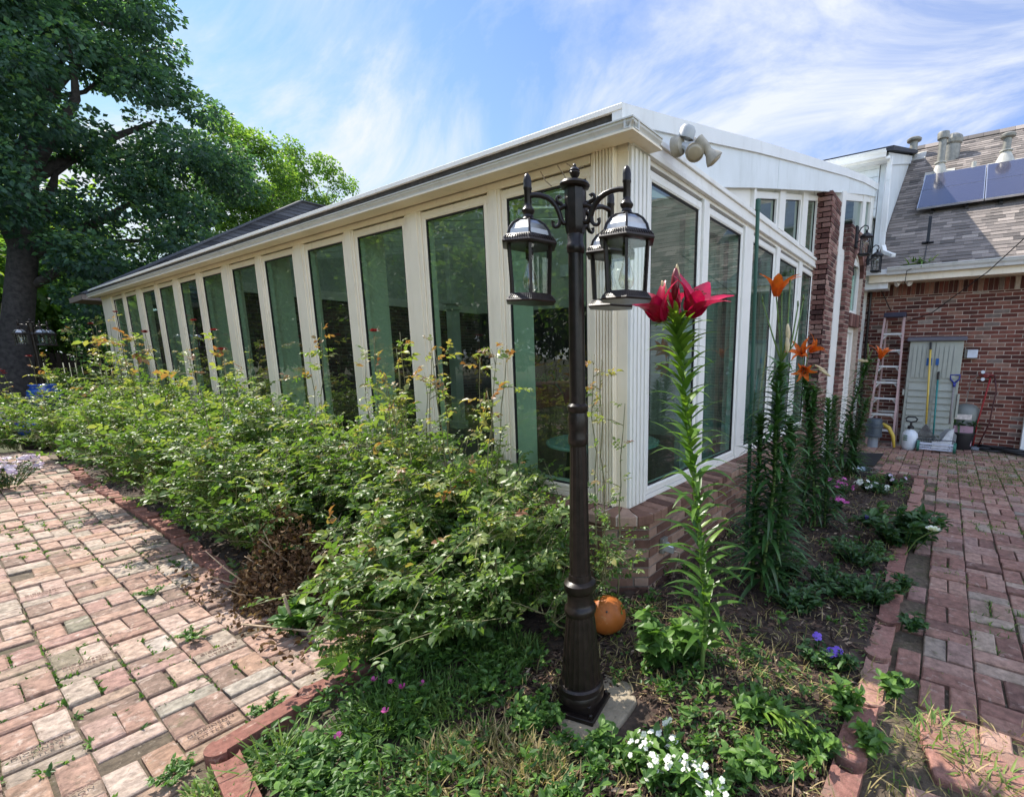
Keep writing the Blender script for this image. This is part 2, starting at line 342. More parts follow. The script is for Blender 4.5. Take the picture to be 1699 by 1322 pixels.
def leaf_block(P, D, N, L, W, T, fold=.22, droop=.25, wide=.42):
    """pointed folded leaves: 8 vertices, 8 triangles each"""
    n = len(P); D = nrm(D); S = nrm(np.cross(N, D)); N = nrm(np.cross(D, S)); L = np.broadcast_to(L, n)[:, None]; W = np.broadcast_to(W, n)[:, None]
    st = [(0, 0, 0), (.30, 0, 0), (.30, .5, fold), (.30, -.5, fold), (.68, 0, -.10*droop), (.68, .40, fold*.8-.10*droop), (.68, -.40, fold*.8-.10*droop), (1, 0, -.35*droop)]
    V = np.stack([P + D*L*a + S*W*b + N*(W*max(c, -9) if b else L*c) for a, b, c in st], 1)
    F = np.array([(0,1,2),(0,3,1),(1,4,5),(1,5,2),(1,3,6),(1,6,4),(4,7,5),(4,6,7)])
    return V.reshape(-1, 3), (F[None] + 8*np.arange(n)[:, None, None]).reshape(-1, 3), np.repeat(np.broadcast_to(T, n), 8)
def diamond_block(P, D, N, L, W, T):
    n = len(P); D = nrm(D); S = nrm(np.cross(N, D)); N = nrm(np.cross(D, S)); L = np.broadcast_to(L, n)[:, None]; W = np.broadcast_to(W, n)[:, None]
    V = np.stack([P, P + D*L*.45 + S*W*.5 + N*W*.12, P + D*L, P + D*L*.45 - S*W*.5 + N*W*.12], 1)
    F = np.array([(0,2,1),(0,3,2)])
    return V.reshape(-1, 3), (F[None] + 4*np.arange(n)[:, None, None]).reshape(-1, 3), np.repeat(np.broadcast_to(T, n), 4)
def strap_block(P, D, L, W, T, droop=.5, fold=.18, ns=6, wp=.55, tipT=None):
    """arching strap leaves (lily, grass)"""
    n = len(P); D = nrm(D); Z = np.array([0, 0, 1.0]); S = nrm(np.cross(D, np.broadcast_to(Z, D.shape)) + 1e-6); U = np.cross(S, D)
    L = np.broadcast_to(L, n)[:, None]; W = np.broadcast_to(W, n)[:, None]; droop = np.broadcast_to(droop, n)[:, None]
    rows = []
    for i in range(ns):
        t = i / (ns - 1); c = P + D*L*t - Z*droop*L*t*t*.55 + U*0
        w = W * (math.sin(math.pi * min(1, (t*.92+.06)) ** wp) ** .8 if t < 1 else 0.02) * .5
        rows += [c + S*w + U*w*fold*2, c, c - S*w + U*w*fold*2]
    V = np.stack(rows, 1); F = []
    for i in range(ns-1):
        a = 3*i
        F += [(a, a+1, a+4), (a, a+4, a+3), (a+1, a+2, a+5), (a+1, a+5, a+4)]
    F = np.array(F); T = np.broadcast_to(T, n)
    return V.reshape(-1, 3), (F[None] + 3*ns*np.arange(n)[:, None, None]).reshape(-1, 3), np.repeat(T, 3*ns)
def rand_dirs(n, up=0.0, spread=1.0):
    v = RNG.normal(size=(n, 3)) * spread; v[:, 2] += up; return nrm(v)

# ------------------------------------------------------------------ ground, beds and paths
def in_bed(x, y):
    if x > 2.57 and y > 1.5: return False
    if y > 2.25: return (1.10 if y > 3.8 else 1.27) < x < 2.62 and y < 15.6
    if y > 1.75: return (.46 if y < 2.2 else .8) < x < 2.62 or (x > .40 and y < 1.93)
    return .10 + .0 * x < y and (x > .34) and x < 7.15 or (y <= .10 and .3 < x < 2.12 and y > -.25 and x < 1.5 + .0*y)
mg, nt, b, o = newmat('ground_soil_and_lawn'); co = coords(nt)
n1 = noise(nt, 1.1, 6, .65, co); n2 = noise(nt, 40, 5, .7, co)
c1 = ramp(nt, [(.38, (.075,.05,.033)), (.62, (.055,.085,.022))], n1.outputs['Fac']); c2 = ramp(nt, [(.25, (.6,.6,.6)), (.8, (1.35,1.35,1.3))], n2.outputs['Fac'])
lnk(nt, mix(nt, c1.outputs[0], c2.outputs[0], 1.0, 'MULTIPLY'), b.inputs['Base Color']); b.inputs['Roughness'].default_value = .95; bump(nt, n2.outputs['Fac'], b, .8, .02)
mb = MB(); mb.add([(-400,-400,-.07),(400,-400,-.07),(400,400,-.07),(-400,400,-.07)], [(0,1,2,3)])
tag(mb.build('ground', mg, recalc=False), kind='structure')
SLAB = gp(1000, 1180)
def bedz(x, y):
    if (x-SLAB[0])**2 + (y-SLAB[1])**2 < .05: return -.012 + .008*math.sin(x*23-y*19)
    return .012 + .016*math.sin(x*3.1+.4)*math.sin(y*2.3) + .012*math.sin(x*9.3+y*5.1) + .006*math.sin(x*23-y*19)
mb = MB(); st = .05; idx = {}; vs = []; fs = []
def bv(i, k):
    if (i, k) not in idx:
        x, y = i*st, k*st; e = 0 if all(in_bed(x+dx, y+dy) for dx in (-.07,.07) for dy in (-.07,.07)) else -.035
        idx[(i, k)] = len(vs); vs.append((x, y, bedz(x, y) + e + RNG.normal()*.005))
    return idx[(i, k)]
for i in range(4, 146):
    for k in range(-6, 314):
        if in_bed((i+.5)*st, (k+.5)*st): fs.append((bv(i,k), bv(i+1,k), bv(i+1,k+1), bv(i,k+1)))
mb.add(vs, fs); tag(mb.build('garden_bed', M['soil'], smooth='all', recalc=False), kind='structure')
# left path: sunlit basket-weave paving
def in_left(x, y):
    if in_bed(x+.06, y) or in_bed(x, y-.08) : return False
    return x < (1.05 if y > 3.75 else 1.22) and y > 1.0
mj = tinted('path_joint_soil', [(0,(.15,.115,.08)),(1,(.15,.115,.08))], var=.6, scale=30, bmp=1.5, patch=[((.085,.09,.035), .52, .68, 6), ((.30,.25,.19), .58, .68, 40), ((.045,.032,.022), .58, .68, 27)])
mb = MB(); lc = weave(mb, -3.0, 1.30, 1.2, 12.4, in_left, L=.2035, b=.0975, j=.0085, seed=3)
path = tag(mb.build('brick_path', M['paver']), kind='structure')
mb = MB(); mb.add([(-3.2,.4,-.021),(.42,.4,-.021),(.42,1.95,-.021),(1.27,2.3,-.021),(1.27,3.8,-.021),(1.14,3.8,-.021),(1.14,12.5,-.021),(-3.2,12.5,-.021)], [tuple(range(8))]); mb.build('path_joints', mj, path, recalc=False)
# right path and the terrace before the brick house: shaded red paving
def in_right(x, y):
    if y > (.055 if x < 7.22 else 1.36) or x > 10.05: return False
    if x < 2.30 + .10*math.sin(y*7): return False
    if y < -1.30 and x > 8.6 + .5*math.sin(y*2): return False
    return True
mb = MB(); rc = weave(mb, 1.9, 10.15, -3.2, 1.45, in_right, L=.2155, b=.1030, j=.0095, seed=7, zj=.004)
rpath = tag(mb.build('brick_terrace', M['paver_red']), kind='structure')
mb = MB(); mb.add([(1.3,-3.3,-.024),(10.12,-3.3,-.024),(10.12,1.45,-.024),(7.2,1.45,-.024),(7.2,.10,-.024),(1.3,.10,-.024)], [tuple(range(6))]); mb.build('path_joints', mj, rpath, recalc=False)
M['stampclay'] = simple('stamped_clay_shadow', (.20,.13,.10), .95, var=.5, scale=60)
# stamped lettering on the pale bricks of the left path
def stamp(cells, px, py, words, size=.040):
    p = gp(px, py); c = min((q for q in cells if q[2] > q[3]), key=lambda q: (q[0]-p[0])**2 + (q[1]-p[1])**2)
    for k, w in enumerate(words):
        cu = bpy.data.curves.new('stamped_lettering', 'FONT'); cu.body = w; cu.size = size; cu.align_x = 'CENTER'; cu.align_y = 'CENTER'; cu.extrude = .0012
        cu.space_character = 1.15; cu.materials.append(M['stampclay'])
        o = bpy.data.objects.new('stamped_lettering', cu); COL.objects.link(o); o.parent = path
        o.location = (c[0], c[1] + (.021 if k == 0 else -.021) * (len(words) > 1), c[4] + .0105)
        o.rotation_euler = (0, 0, 0)
for sx_, sy_ in ((90,1205),(255,1010),(420,1060),(190,1275),(235,905),(440,960),(330,1215),(60,985),(120,1090),(330,880)): stamp(lc, sx_, sy_, ['DICKINSON', 'LITTLE R'], .026)
# flat pale slabs at the broken end of the right path
for nm, poly, z, mt, lab in (('flagstone', [(1.93,-.12),(2.22,-.05),(2.24,-.62),(1.97,-.70)], .012, 'edging_pink', 'wide worn pink slab where the right brick path breaks off'),
                             ('flagstone', [(1.60,-.02),(1.84,-.04),(1.88,-.34),(1.66,-.38)], .006, 'paver_red', 'sunken rounded brown slab in the dirt at the corner of the right path')):
    p = [np.array((x, y, -.04)) for x, y in poly]; mb = MB(); mb.prism(p, (0, 0, .04 + z), .6)
    tag(mb.build(nm, M[mt], loc=p[0], bevel=.012), lab, 'paving slab')

# ------------------------------------------------------------------ edging bricks
rr = random.Random(5)
def edging(name, a, b, w, h, z, label, group, mat, scallop=False, t=.5):
    """an edging unit from a to b (ground points), width w, top z; scalloped ones have one round and one hollow end"""
    a, b = np.array([*a, 0.]), np.array([*b, 0.]); d = b - a; L = np.linalg.norm(d); d /= L; s = np.array([-d[1], d[0], 0])
    if scallop:
        poly = [a + s*w*.5*math.cos(q) + d*(w*.5*math.sin(q)) * 1.0 for q in np.linspace(0, math.pi, 9)]
        poly = [a + s*w/2, ] + [a + s*(w*.5*math.cos(q)) + d*(w*.42*math.sin(q)) for q in np.linspace(.25, math.pi-.25, 7)] + [a - s*w/2]
        poly += [b - s*w/2*.98] + [b - s*(w*.62*math.cos(q)) + d*(w*.62*math.sin(q)) for q in np.linspace(.1, math.pi-.1, 11)] + [b + s*w/2*.98]
    else: poly = [a + s*w/2, a - s*w/2, b - s*w/2, b + s*w/2]
    mb = MB(); mb.prism([p + np.array([0,0,z-h]) for p in poly], (0, 0, h), t)
    return tag(mb.build(name, M[mat], loc=a, bevel=.007), label, 'edging brick', group)
y = 10.2; k = 0
while y > 3.86:
    x = 1.08 + .03*math.sin(y*1.3) + rr.gauss(0, .006); w = .10
    edging('edging_brick', (x-.052, y), (x+.05+rr.gauss(0,.006), y+rr.gauss(0,.012)), w, .10, .030 + rr.gauss(0, .007), 'small red edging brick in the row between left path and rose bed', 'bricks of the rose bed edging row', 'edging', t=rr.random())
    y -= .108; k += 1
# the long scalloped red units at the bottom left
for a, b, lab in (((1.10,2.235),(.815,2.255),'red scalloped edging unit half under the pink dianthus'), ((.80,2.24),(.47,2.20),'long red scalloped edging unit with a round end on the left path'), ((.46,2.13),(.42,1.76),'broad red edging unit at the bottom left corner of the bed'), ((1.30,2.50),(1.18,2.36),'loose red brick lying half buried beside the dead clippings')):
    edging('scalloped_edging', a, b, .088, .10, .050, lab, None, 'edging', 'loose' not in lab, rr.random())
xs = 7.0; k = 0
while xs > 1.35:
    L = .335; yy = .150 + .012*math.sin(xs*1.7)
    near = xs < 2.9
    edging('scalloped_edging', (xs, yy), (xs-L, yy+rr.gauss(0,.008)), .105, .10, .040+rr.gauss(0,.006), 'faded red scalloped edging unit between lily bed and right path', 'scalloped edging of the lily bed', 'edging_pink', True, rr.random())
    xs -= L + .062 + rr.random()*.012; k += 1
for k in range(9):
    yy = .22 + k*.118
    edging('edging_brick', (7.20, yy), (7.11, yy+rr.gauss(0,.01)), .105, .10, .035+rr.gauss(0,.006), 'red edging brick across the far end of the lily bed', 'bricks across the far end of the lily bed', 'paver_red', t=rr.random())
# ------------------------------------------------------------------ brick house across the back
X, Y, Z = np.eye(3)
HX = 10.2; EZ = 3.05; RS = .703; EXH = 9.74
house = thing('brick_house', 'red brick house with grey shingle roof closing the terrace behind the sunroom', 'house', (HX, 0, 0))
mb = MB(); brick_panel(mb, (HX, 1.55, 0), -Y, Z, -X, 2.69, 2.64, thick=.2, seed=21)
brick_panel(mb, (HX, -4.05, 0), -Y, Z, -X, 6.0, 2.64, thick=.2, seed=22)
brick_panel(mb, (HX, -1.14, 2.30), -Y, Z, -X, 2.91, .34, thick=.2, seed=23)
mb.build('wall', [M['brick'], M['mortar']], house)
mb = MB(); rr = random.Random(9); y = 1.55; mb.box(HX, HX+.2, -10.05, 1.55, 2.64, 2.86, .5, 1)
while y > -10:
    mb.box(HX-.010-rr.random()*.003, HX+.05, y-.058, y, 2.65, 2.845, rr.random()); y -= .0685
mb.build('soldier_course', [M['brick'], M['mortar']], house)
mb = MB(); mb.box(EXH+.02, HX, -10.2, 1.30, 2.86, 2.885, .5); mb.box(EXH+.0, EXH+.025, -10.2, 1.30, 2.84, 2.995, .5); mb.build('soffit', M['bounce_cream'], house)
def gutter_prof(mb, p, q, out, z0, h=.115, d=.115):
    """K-style gutter between p and q, opening upward; out = horizontal outward direction"""
    p, q, out = (np.asarray(v, float) for v in (p, q, out)); prof = [(0,0),(d*.62,0),(d*.70,h*.35),(d*.92,h*.62),(d*.95,h*.85),(d*1.05,h*.86),(d*1.05,h),(d*.93,h),(d*.88,h*.7),(d*.6,h*.12),(.012,h*.12),(.012,h),(0,h)]
    n = len(prof); vs = [r + out*a + Z*(z0+b) for r in (p, q) for a, b in prof]
    mb.add(vs, [(i, (i+1) % n, (i+1) % n + n, i + n) for i in range(n)] + [tuple(range(n))[::-1], tuple(range(n, 2*n))])
mb = MB(); gutter_prof(mb, (EXH, -10.2, 0), (EXH, 1.02, 0), -X, 2.95); gh = mb.build('gutter', M['gutter'], house)
mb = MB(); mb.box(EXH-.06, EXH+.35, 1.02, 1.42, 2.965, 3.05); mb.box(EXH+.05, HX, 1.0, 1.40, 2.74, 2.965); mb.build('cornice_return', M['cool_white'], house)
# main roof: slope towards -X, tabs of shingle
sd = np.array([1, 0, RS]); sl = np.linalg.norm(sd); sd = sd / sl; sn = np.array([-sd[2], 0, sd[0]])
def shingles(mb, O, U, V, N, w, h, mask=None, exp=.142, tab=.30, seed=1):
    rr = random.Random(seed); row = 0; v = 0; O, U, V, N = (np.asarray(q, float) for q in (O, U, V, N))
    while v < h:
        u = -tab * rr.random()
        while u < w:
            L = tab * rr.choice((.55, .75, 1, 1, 1.2)); a, b = max(u, 0), min(u + L, w); u += L
            if b - a < .02 or (mask and not mask((a+b)/2, v)): continue
            hh = min(exp, h - v); e = .006 + rr.random()*.007; t = min(1, max(0, rr.gauss(.5, .22)))
            p = [O+U*a+V*v+N*e, O+U*b+V*v+N*e, O+U*b+V*(v+hh)+N*.0015, O+U*a+V*(v+hh)+N*.0015, O+U*a+V*v-N*.01, O+U*b+V*v-N*.01]
            mb.add(p, [(0,1,2,3),(4,5,1,0),(4,0,3),(5,2,1)], t)
        v += exp; row += 1
RL = 5.12 * sl
mb = MB(); O = np.array([EXH, 2.2, EZ])
c = [O - sn*.06, O - Y*12.4 - sn*.06, O - Y*12.4 + sd*RL - sn*.06, O + sd*RL - sn*.06, O - sn*.004, O - Y*12.4 - sn*.004, O - Y*12.4 + sd*RL - sn*.004, O + sd*RL - sn*.004]
mb.hexa(c, .4); shingles(mb, O + Y*0, -Y, sd, sn, 4.7, RL, exp=.128, tab=.22, seed=4); shingles(mb, O - Y*4.7, -Y, sd, sn, 7.7, RL, exp=.284, tab=.6, seed=5)
tp = O + sd*RL; mb.hexa([tp + X*a + Y*b + Z*cc for cc, a in ((-.05,0),) for a, b in ((0,0),(0,-12.4),(5,-12.4),(5,0))] + [tp + Z*(.02 if a == 0 else -3.5) + X*a + Y*b for a, b in ((0,0),(0,-12.4),(5,-12.4),(5,0))], .3)
roof = mb.build('roof', M['shingle'], house, recalc=False)
mb = MB()
for k in range(42): y0 = 1.9 - k*.29; mb.obox(tp + Y*(y0-1.0-2.0+1.8) + Z*.02, Y, sd, sn, .30, .26, .02, rr.random())
mb.build('ridge_cap', M['shingle'], house)
def on_roof(px, py): 
    r = RM @ _d(px, py); n = np.array([-RS, 0, 1.]); dd = EZ - RS*EXH; return CAM + (dd - n @ CAM) / (n @ r) * r
# white dormer flank and front above the sunroom
mb = MB(); g0, g1 = np.array([10.05, 1.24, 4.98]), np.array([14.35, 1.24, 6.29])
mb.prism([(10.05,1.24,3.32),(10.05,1.24,4.93),(14.35,1.24,6.26),(14.40,1.24,6.33)], (0,.08,0)); mb.build('dormer_flank', M['siding'], house)
mb = MB(); mb.prism([g0 - Y*.03 + Z*.06, g0 - Y*.03 - Z*.14, g1 - Y*.03 - Z*.12, g1 - Y*.03 + Z*.05], (0,.028,0)); mb.build('dormer_trim', M['siding'], house)
mb = MB(); mb.box(10.02, 10.12, 1.33, 9.5, 4.0, 4.96)
for k in range(7): mb.hexa([(10.00,1.33,4.02+.13*k),(10.02,1.33,4.02+.13*k),(10.02,9.5,4.02+.13*k),(10.00,9.5,4.02+.13*k),(10.012,1.33,4.145+.13*k),(10.02,1.33,4.145+.13*k),(10.02,9.5,4.145+.13*k),(10.012,9.5,4.145+.13*k)])
mb.build('dormer_front', M['siding'], house)
mb = MB(); mb.hexa([(9.80,1.12,4.98),(9.80,9.6,4.98),(14.5,9.6,6.43),(14.5,1.12,6.43),(9.80,1.12,5.05),(9.80,9.6,5.05),(14.5,9.6,6.50),(14.5,1.12,6.50)], .2); mb.build('dormer_roof', M['shingle_dark'], house)
mb = MB(); gutter_prof(mb, (9.80,1.22,0), (9.80,9.5,0), -X, 4.88, .11, .1); mb.box(9.8, 10.02, 1.16, 9.5, 4.86, 4.90); mb.build('dormer_gutter', M['cool_white'], house)
dp = [(9.93,1.17,4.92),(9.95,1.17,4.55),(9.99,1.165,3.72),(9.99,1.16,3.50),(9.93,1.12,3.38),(9.80,1.0,3.30),(9.72,.95,3.27)]
mb = MB()
for a, b in zip(dp[:-1], dp[1:]): mb.bar(a, b, .075, .06)
mb.build('downspout', M['cool_white'], house, bevel=.008)
mb = MB(); mb.tube([(10.17,1.30,2.75),(10.17,1.30,.02)], .022, 8); mb.build('conduit', M['metal_dark'], house)
# white garage door and trim at the right edge
mb = MB(); mb.box(10.10, 10.2, -4.05, -1.14, 2.16, 2.30); mb.box(10.08, 10.2, -1.28, -1.14, 0, 2.16); mb.box(10.08, 10.2, -4.05, -3.91, 0, 2.16); mb.build('door_trim', M['cool_white'], house, bevel=.006)
mb = MB()
for k in range(4): mb.box(10.14, 10.18, -3.91, -1.28, .02+k*.535, .545+k*.535)
mb.build('garage_door', M['cool_white'], house, bevel=.008)
# hip roof of the wing far behind the sunroom
wing = thing('hip_roof_wing', 'far wing of the house with a dark hipped shingle roof rising above the sunroom', 'house', (9, 21, 0))
A = np.array([7.53, 17.0, 6.2]); E0 = np.array([2.42, 16.05, 2.86]); E1 = np.array([2.42, 17.5, 2.86]); E2 = np.array([14, 16.05, 2.86]); B_ = np.array([7.53, 17.6, 6.2]); B2 = np.array([12, 17.0, 6.2])
def tri_roof(mb, pts, seed):
    pts = [np.asarray(p, float) for p in pts]; mb.add(pts, [tuple(range(len(pts)))], .4)
mb = MB(); tri_roof(mb, [E0, A, B_, E1], 1); tri_roof(mb, [E0, E2, B2, A], 2)
w_roof = mb
def course(mb, a0, a1, b0, b1, n, seed):
    rr = random.Random(seed); nn = nrm(np.cross(np.subtract(a1, a0), np.subtract(b0, a0))); nn = nn * (1 if nn[2] > 0 else -1)
    for k in range(n):
        f0, f1 = k/n, (k+1)/n; p0, p1 = a0+(b0-a0)*f0, a1+(b1-a1)*f0; q0, q1 = a0+(b0-a0)*f1, a1+(b1-a1)*f1; m = max(3, int(np.linalg.norm(p1-p0)/.45))
        for i in range(m):
            u0, u1 = i/m, (i+1)/m; mb.add([p0+(p1-p0)*u0+nn*.03, p0+(p1-p0)*u1+nn*.03, q0+(q1-q0)*u1+nn*.008, q0+(q1-q0)*u0+nn*.008, p0+(p1-p0)*u0, p0+(p1-p0)*u1], [(0,1,2,3),(4,5,1,0)], rr.random())
course(mb, E0, E2, A, B2, 30, 6); course(mb, E1, E0, B_, A, 30, 8)
mb.build('roof', M['shingle_dark'], wing, recalc=False)
mb = MB(); mb.bar(E0 + Z*.03, A + Z*.03, .2, .03); mb.bar(A + Z*.03, B2 + Z*.03, .2, .03); mb.build('hip_cap', M['shingle_dark'], wing)
mb = MB(); mb.box(4.2, 12.5, 17.2, 23.5, -.05, 2.8); mb.build('wall', M['int_brick'], wing)
mb = MB(); mb.box(2.44, 13.9, 16.08, 17.4, 2.76, 2.83); mb.box(2.40, 2.44, 16.05, 17.5, 2.76, 2.87); mb.box(2.40, 14, 16.02, 16.08, 2.76, 2.87); mb.build('soffit', simple('shade_brown_soffit', (.22,.17,.14), .8), wing)  # brown tone puts the shade under the eave into the colour

# ------------------------------------------------------------------ sunroom
XL, YR = 2.56, 1.68
sun = thing('sunroom', 'long white framed glass sunroom with low sloping roof on a brick base', 'sunroom', (XL, YR, 0))
WALLZ = .553
# L side windows (far edge, near edge)
LW = [(14.23,13.52),(13.24,12.52),(12.08,11.36),(11.07,10.36),(9.98,9.26),(8.97,8.25),(7.86,7.13),(6.845,6.115),(5.75,5.02),(4.742,4.005),(3.671,2.961),(2.717,2.00)]
RW = [(2.835,3.54),(3.744,4.449),(4.78,5.448),(5.678,6.41),(6.666,7.197)]
PB, PT, FR = .641, 2.65, .052
def ring(mb, axis, plane, dep, outer, inner):
    """rectangular frame in a wall plane; outer/inner = (a0,a1,z0,z1)"""
    (a0,a1,z0,z1), (b0,b1,w0,w1) = outer, inner
    for q in ((a0,a1,z0,w0),(a0,a1,w1,z1),(a0,b0,w0,w1),(b1,a1,w0,w1)):
        if axis == 'x': mb.box(plane, plane+dep, q[0], q[1], q[2], q[3])
        else: mb.box(q[0], q[1], plane, plane+dep, q[2], q[3])
for i, (yf, yn) in enumerate(LW):
    mb = MB(); ring(mb, 'x', XL, .075, (yn-FR, yf+FR, PB-.055, PT+.062), (yn, yf, PB, PT))
    ring(mb, 'x', XL-.003, .012, (yn-FR*.45, yf+FR*.45, PB-.03, PT+.03), (yn-.008, yf+.008, PB-.008, PT+.008))
    w = mb.build('window', M['bounce_cream'], sun, bevel=.004)
    e = .003*math.sin(i*2.4); mb = MB(); mb.add([(XL+.010-e,yn,PB),(XL+.010+e,yf,PB),(XL+.010,yf,PT),(XL+.010,yn,PT)], [(0,1,2,3)]); mb.build('pane', M['win_glass'], w, recalc=False)
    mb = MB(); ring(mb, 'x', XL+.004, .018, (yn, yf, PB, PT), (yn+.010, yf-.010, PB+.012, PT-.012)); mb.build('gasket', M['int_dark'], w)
for i, (x0, x1) in enumerate(RW):
    mb = MB(); ring(mb, 'y', YR, .075, (x0-FR, x1+FR, PB-.055, PT+.062), (x0, x1, PB, PT))
    ring(mb, 'y', YR-.004, .014, (x0-FR*.45, x1+FR*.45, PB-.03, PT+.03), (x0-.008, x1+.008, PB-.008, PT+.008))
    w = mb.build('window', M['white'], sun, bevel=.004)
    e = .004*math.sin(i*1.7+.5); mb = MB(); mb.add([(x0,YR+.012,PB),(x1,YR+.012+e,PB),(x1,YR+.012,PT),(x0,YR+.012-e,PT)], [(0,1,2,3)]); mb.build('pane', M['win_glass'], w, recalc=False)
    mb = MB(); ring(mb, 'y', YR+.006, .018, (x0, x1, PB, PT), (x0+.010, x1-.010, PB+.012, PT-.012)); mb.build('gasket', M['int_dark'], w)
# posts of the L side, deep structural ones alternate with shallow mullions
edges = [14.74] + [v for ab in LW for v in ab]
for i in range(len(LW)-1):
    a, b = LW[i][1]-FR-.003, LW[i+1][0]+FR+.003
    deep = i % 2 == 0
    mb = MB(); m = (a+b)/2; h = (a-b)/2; mb.box(XL-.010, XL+(.30 if deep else .12), m-h, m+h, WALLZ, 2.735); mb.box(XL-.018, XL-.010, m-h*.6, m+h*.6, WALLZ, 2.735)
    mb.build('mullion', M['bounce_cream'], sun, bevel=.004)
mb = MB(); mb.box(XL-.022, XL+.3, 14.29, 14.72, WALLZ, 2.735); mb.box(XL-.01, XL+.3, 14.78, 15.17, WALLZ, 2.80); mb.box(XL+.02, XL+.3, 14.70, 14.80, WALLZ, 2.735); mb.build('end_post', M['bounce_cream'], sun, bevel=.004)
for i in range(len(RW)-1):
    a, b = RW[i][1]+FR+.003, RW[i+1][0]-FR-.003; mb = MB(); mb.box(a, b, YR-.020, YR+.14, WALLZ, 2.735); mb.build('mullion', M['white'], sun, bevel=.004)
# corner: fluted pilaster on the L side, plain return, grooved post on the R side
mb = MB(); mb.box(XL-.02, XL+.2, 1.76, 1.945, WALLZ, 2.84)
for k in range(5): mb.box(XL-.034, XL-.02, 1.785+k*.024, 1.799+k*.024, WALLZ+.02, 2.80)
mb.box(XL-.036, XL-.018, 1.765, 1.778, WALLZ, 2.84); mb.box(XL-.036, XL-.018, 1.903, 1.918, WALLZ, 2.84); mb.build('pilaster', M['bounce_cream'], sun, bevel=.003)
mb = MB(); mb.box(XL, XL+.12, YR, 1.757, WALLZ, 2.81); mb.build('corner_post', M['bounce_cream'], sun, bevel=.003)
mb = MB(); mb.box(XL+.003, 2.779, YR-.022, YR+.12, WALLZ, 2.84)
for k in range(4): mb.box(2.588+k*.046, 2.618+k*.046, YR-.034, YR-.022, WALLZ+.01, 2.76)
mb.build('corner_board', M['white'], sun, bevel=.003)
mb = MB(); mb.box(7.252, 7.30, YR-.02, YR+.14, WALLZ, 3.7); mb.build('end_post', M['white'], sun)
mb = MB(); mb.box(XL-.004, XL+.30, 1.685, 15.17, 2.737, 2.86); mb.box(XL-.020, XL-.004, 1.95, 15.17, 2.72, 2.77); mb.box(XL-.02, XL-.004, 1.757, 15.2, 2.80, 2.86); mb.build('head_beam', M['bounce_cream'], sun, bevel=.005)
mb = MB(); mb.box(XL-.01, XL+.30, 1.95, 15.17, WALLZ, .583); mb.build('bottom_rail', M['bounce_cream'], sun)
mb = MB(); mb.box(2.78, 7.25, YR-.010, YR+.14, WALLZ, .583); mb.build('bottom_rail', M['white'], sun)
mb = MB(); mb.box(XL+.0, 7.25, YR-.004, YR+.14, 2.737, 2.93); mb.box(XL-.01, 7.25, YR-.040, YR-.004, 2.765, 2.80); mb.box(XL-.01, 7.25, YR-.028, YR-.004, 2.80, 2.86); mb.box(XL-.01, 7.25, YR-.045, YR-.004, 2.86, 2.895); mb.build('rail', M['white'], sun, bevel=.004)
# brick base with rowlock cap
mb = MB()
brick_panel(mb, (2.40, 15.2, -.1), -Y, Z, -X, 13.45, .585, thick=.14, seed=31)
brick_panel(mb, (2.58, 1.515, -.1), X, Z, -Y, 4.62, .585, thick=.14, seed=32)
cu, cv = np.array([2.40, 1.76, -.1]), np.array([2.585, 1.515, -.1]); d = cv - cu; L = np.linalg.norm(d); d /= L; brick_panel(mb, cu, d, Z, np.array([-d[1]*-1, -d[0]*1, 0])*1.0 if False else np.array([d[1], -d[0], 0]), L, .585, thick=.1, seed=33)
mb.build('base_wall', [M['sun_brick'], M['dark_mortar']], sun)
mb = MB(); rr = random.Random(3); x = 2.60
while x < 7.22:
    e = rr.uniform(-.003,.003); mb.hexa([(x,1.487+e,.478),(x+.088,1.487+e,.478),(x+.088,1.70,.490),(x,1.70,.490),(x,1.487+e,.540),(x+.088,1.487+e,.540),(x+.088,1.70,.556),(x,1.70,.556)], rr.random()); x += .0985
y = 1.80
while y < 15.1:
    e = rr.uniform(-.003,.003); mb.hexa([(2.372+e,y,.478),(2.58,y,.490),(2.58,y+.088,.490),(2.372+e,y+.088,.478),(2.372+e,y,.540),(2.58,y,.556),(2.58,y+.088,.556),(2.372+e,y+.088,.540)], rr.random()); y += .0985
cc = np.array([2.62, 1.74])
for k in range(3):
    a0, a1 = (np.array(p) for p in (((2.372,1.79),(2.395,1.655)), ((2.40,1.645),(2.475,1.545)), ((2.482,1.537),(2.592,1.487)))[k]); i0, i1 = cc*.75 + a0*.25, cc*.75 + a1*.25
    mb.hexa([(*a0,.476),(*a1,.476),(*i1,.486),(*i0,.486),(*a0,.541),(*a1,.541),(*i1,.557),(*i0,.557)], rr.random())
mb.build('sill_cap', M['sun_brick'], sun, bevel=.006)
mb = MB(); mb.box(2.59, 7.2, 1.50, 1.69, .48, .536); mb.box(2.385, 2.57, 1.8, 15.1, .48, .536); mb.prism([(2.385,1.80,.478),(2.40,1.655,.478),(2.48,1.55,.478),(2.60,1.50,.478),(2.62,1.80,.478)], (0,0,.062)); mb.build('cap_mortar', M['mortar'], sun)
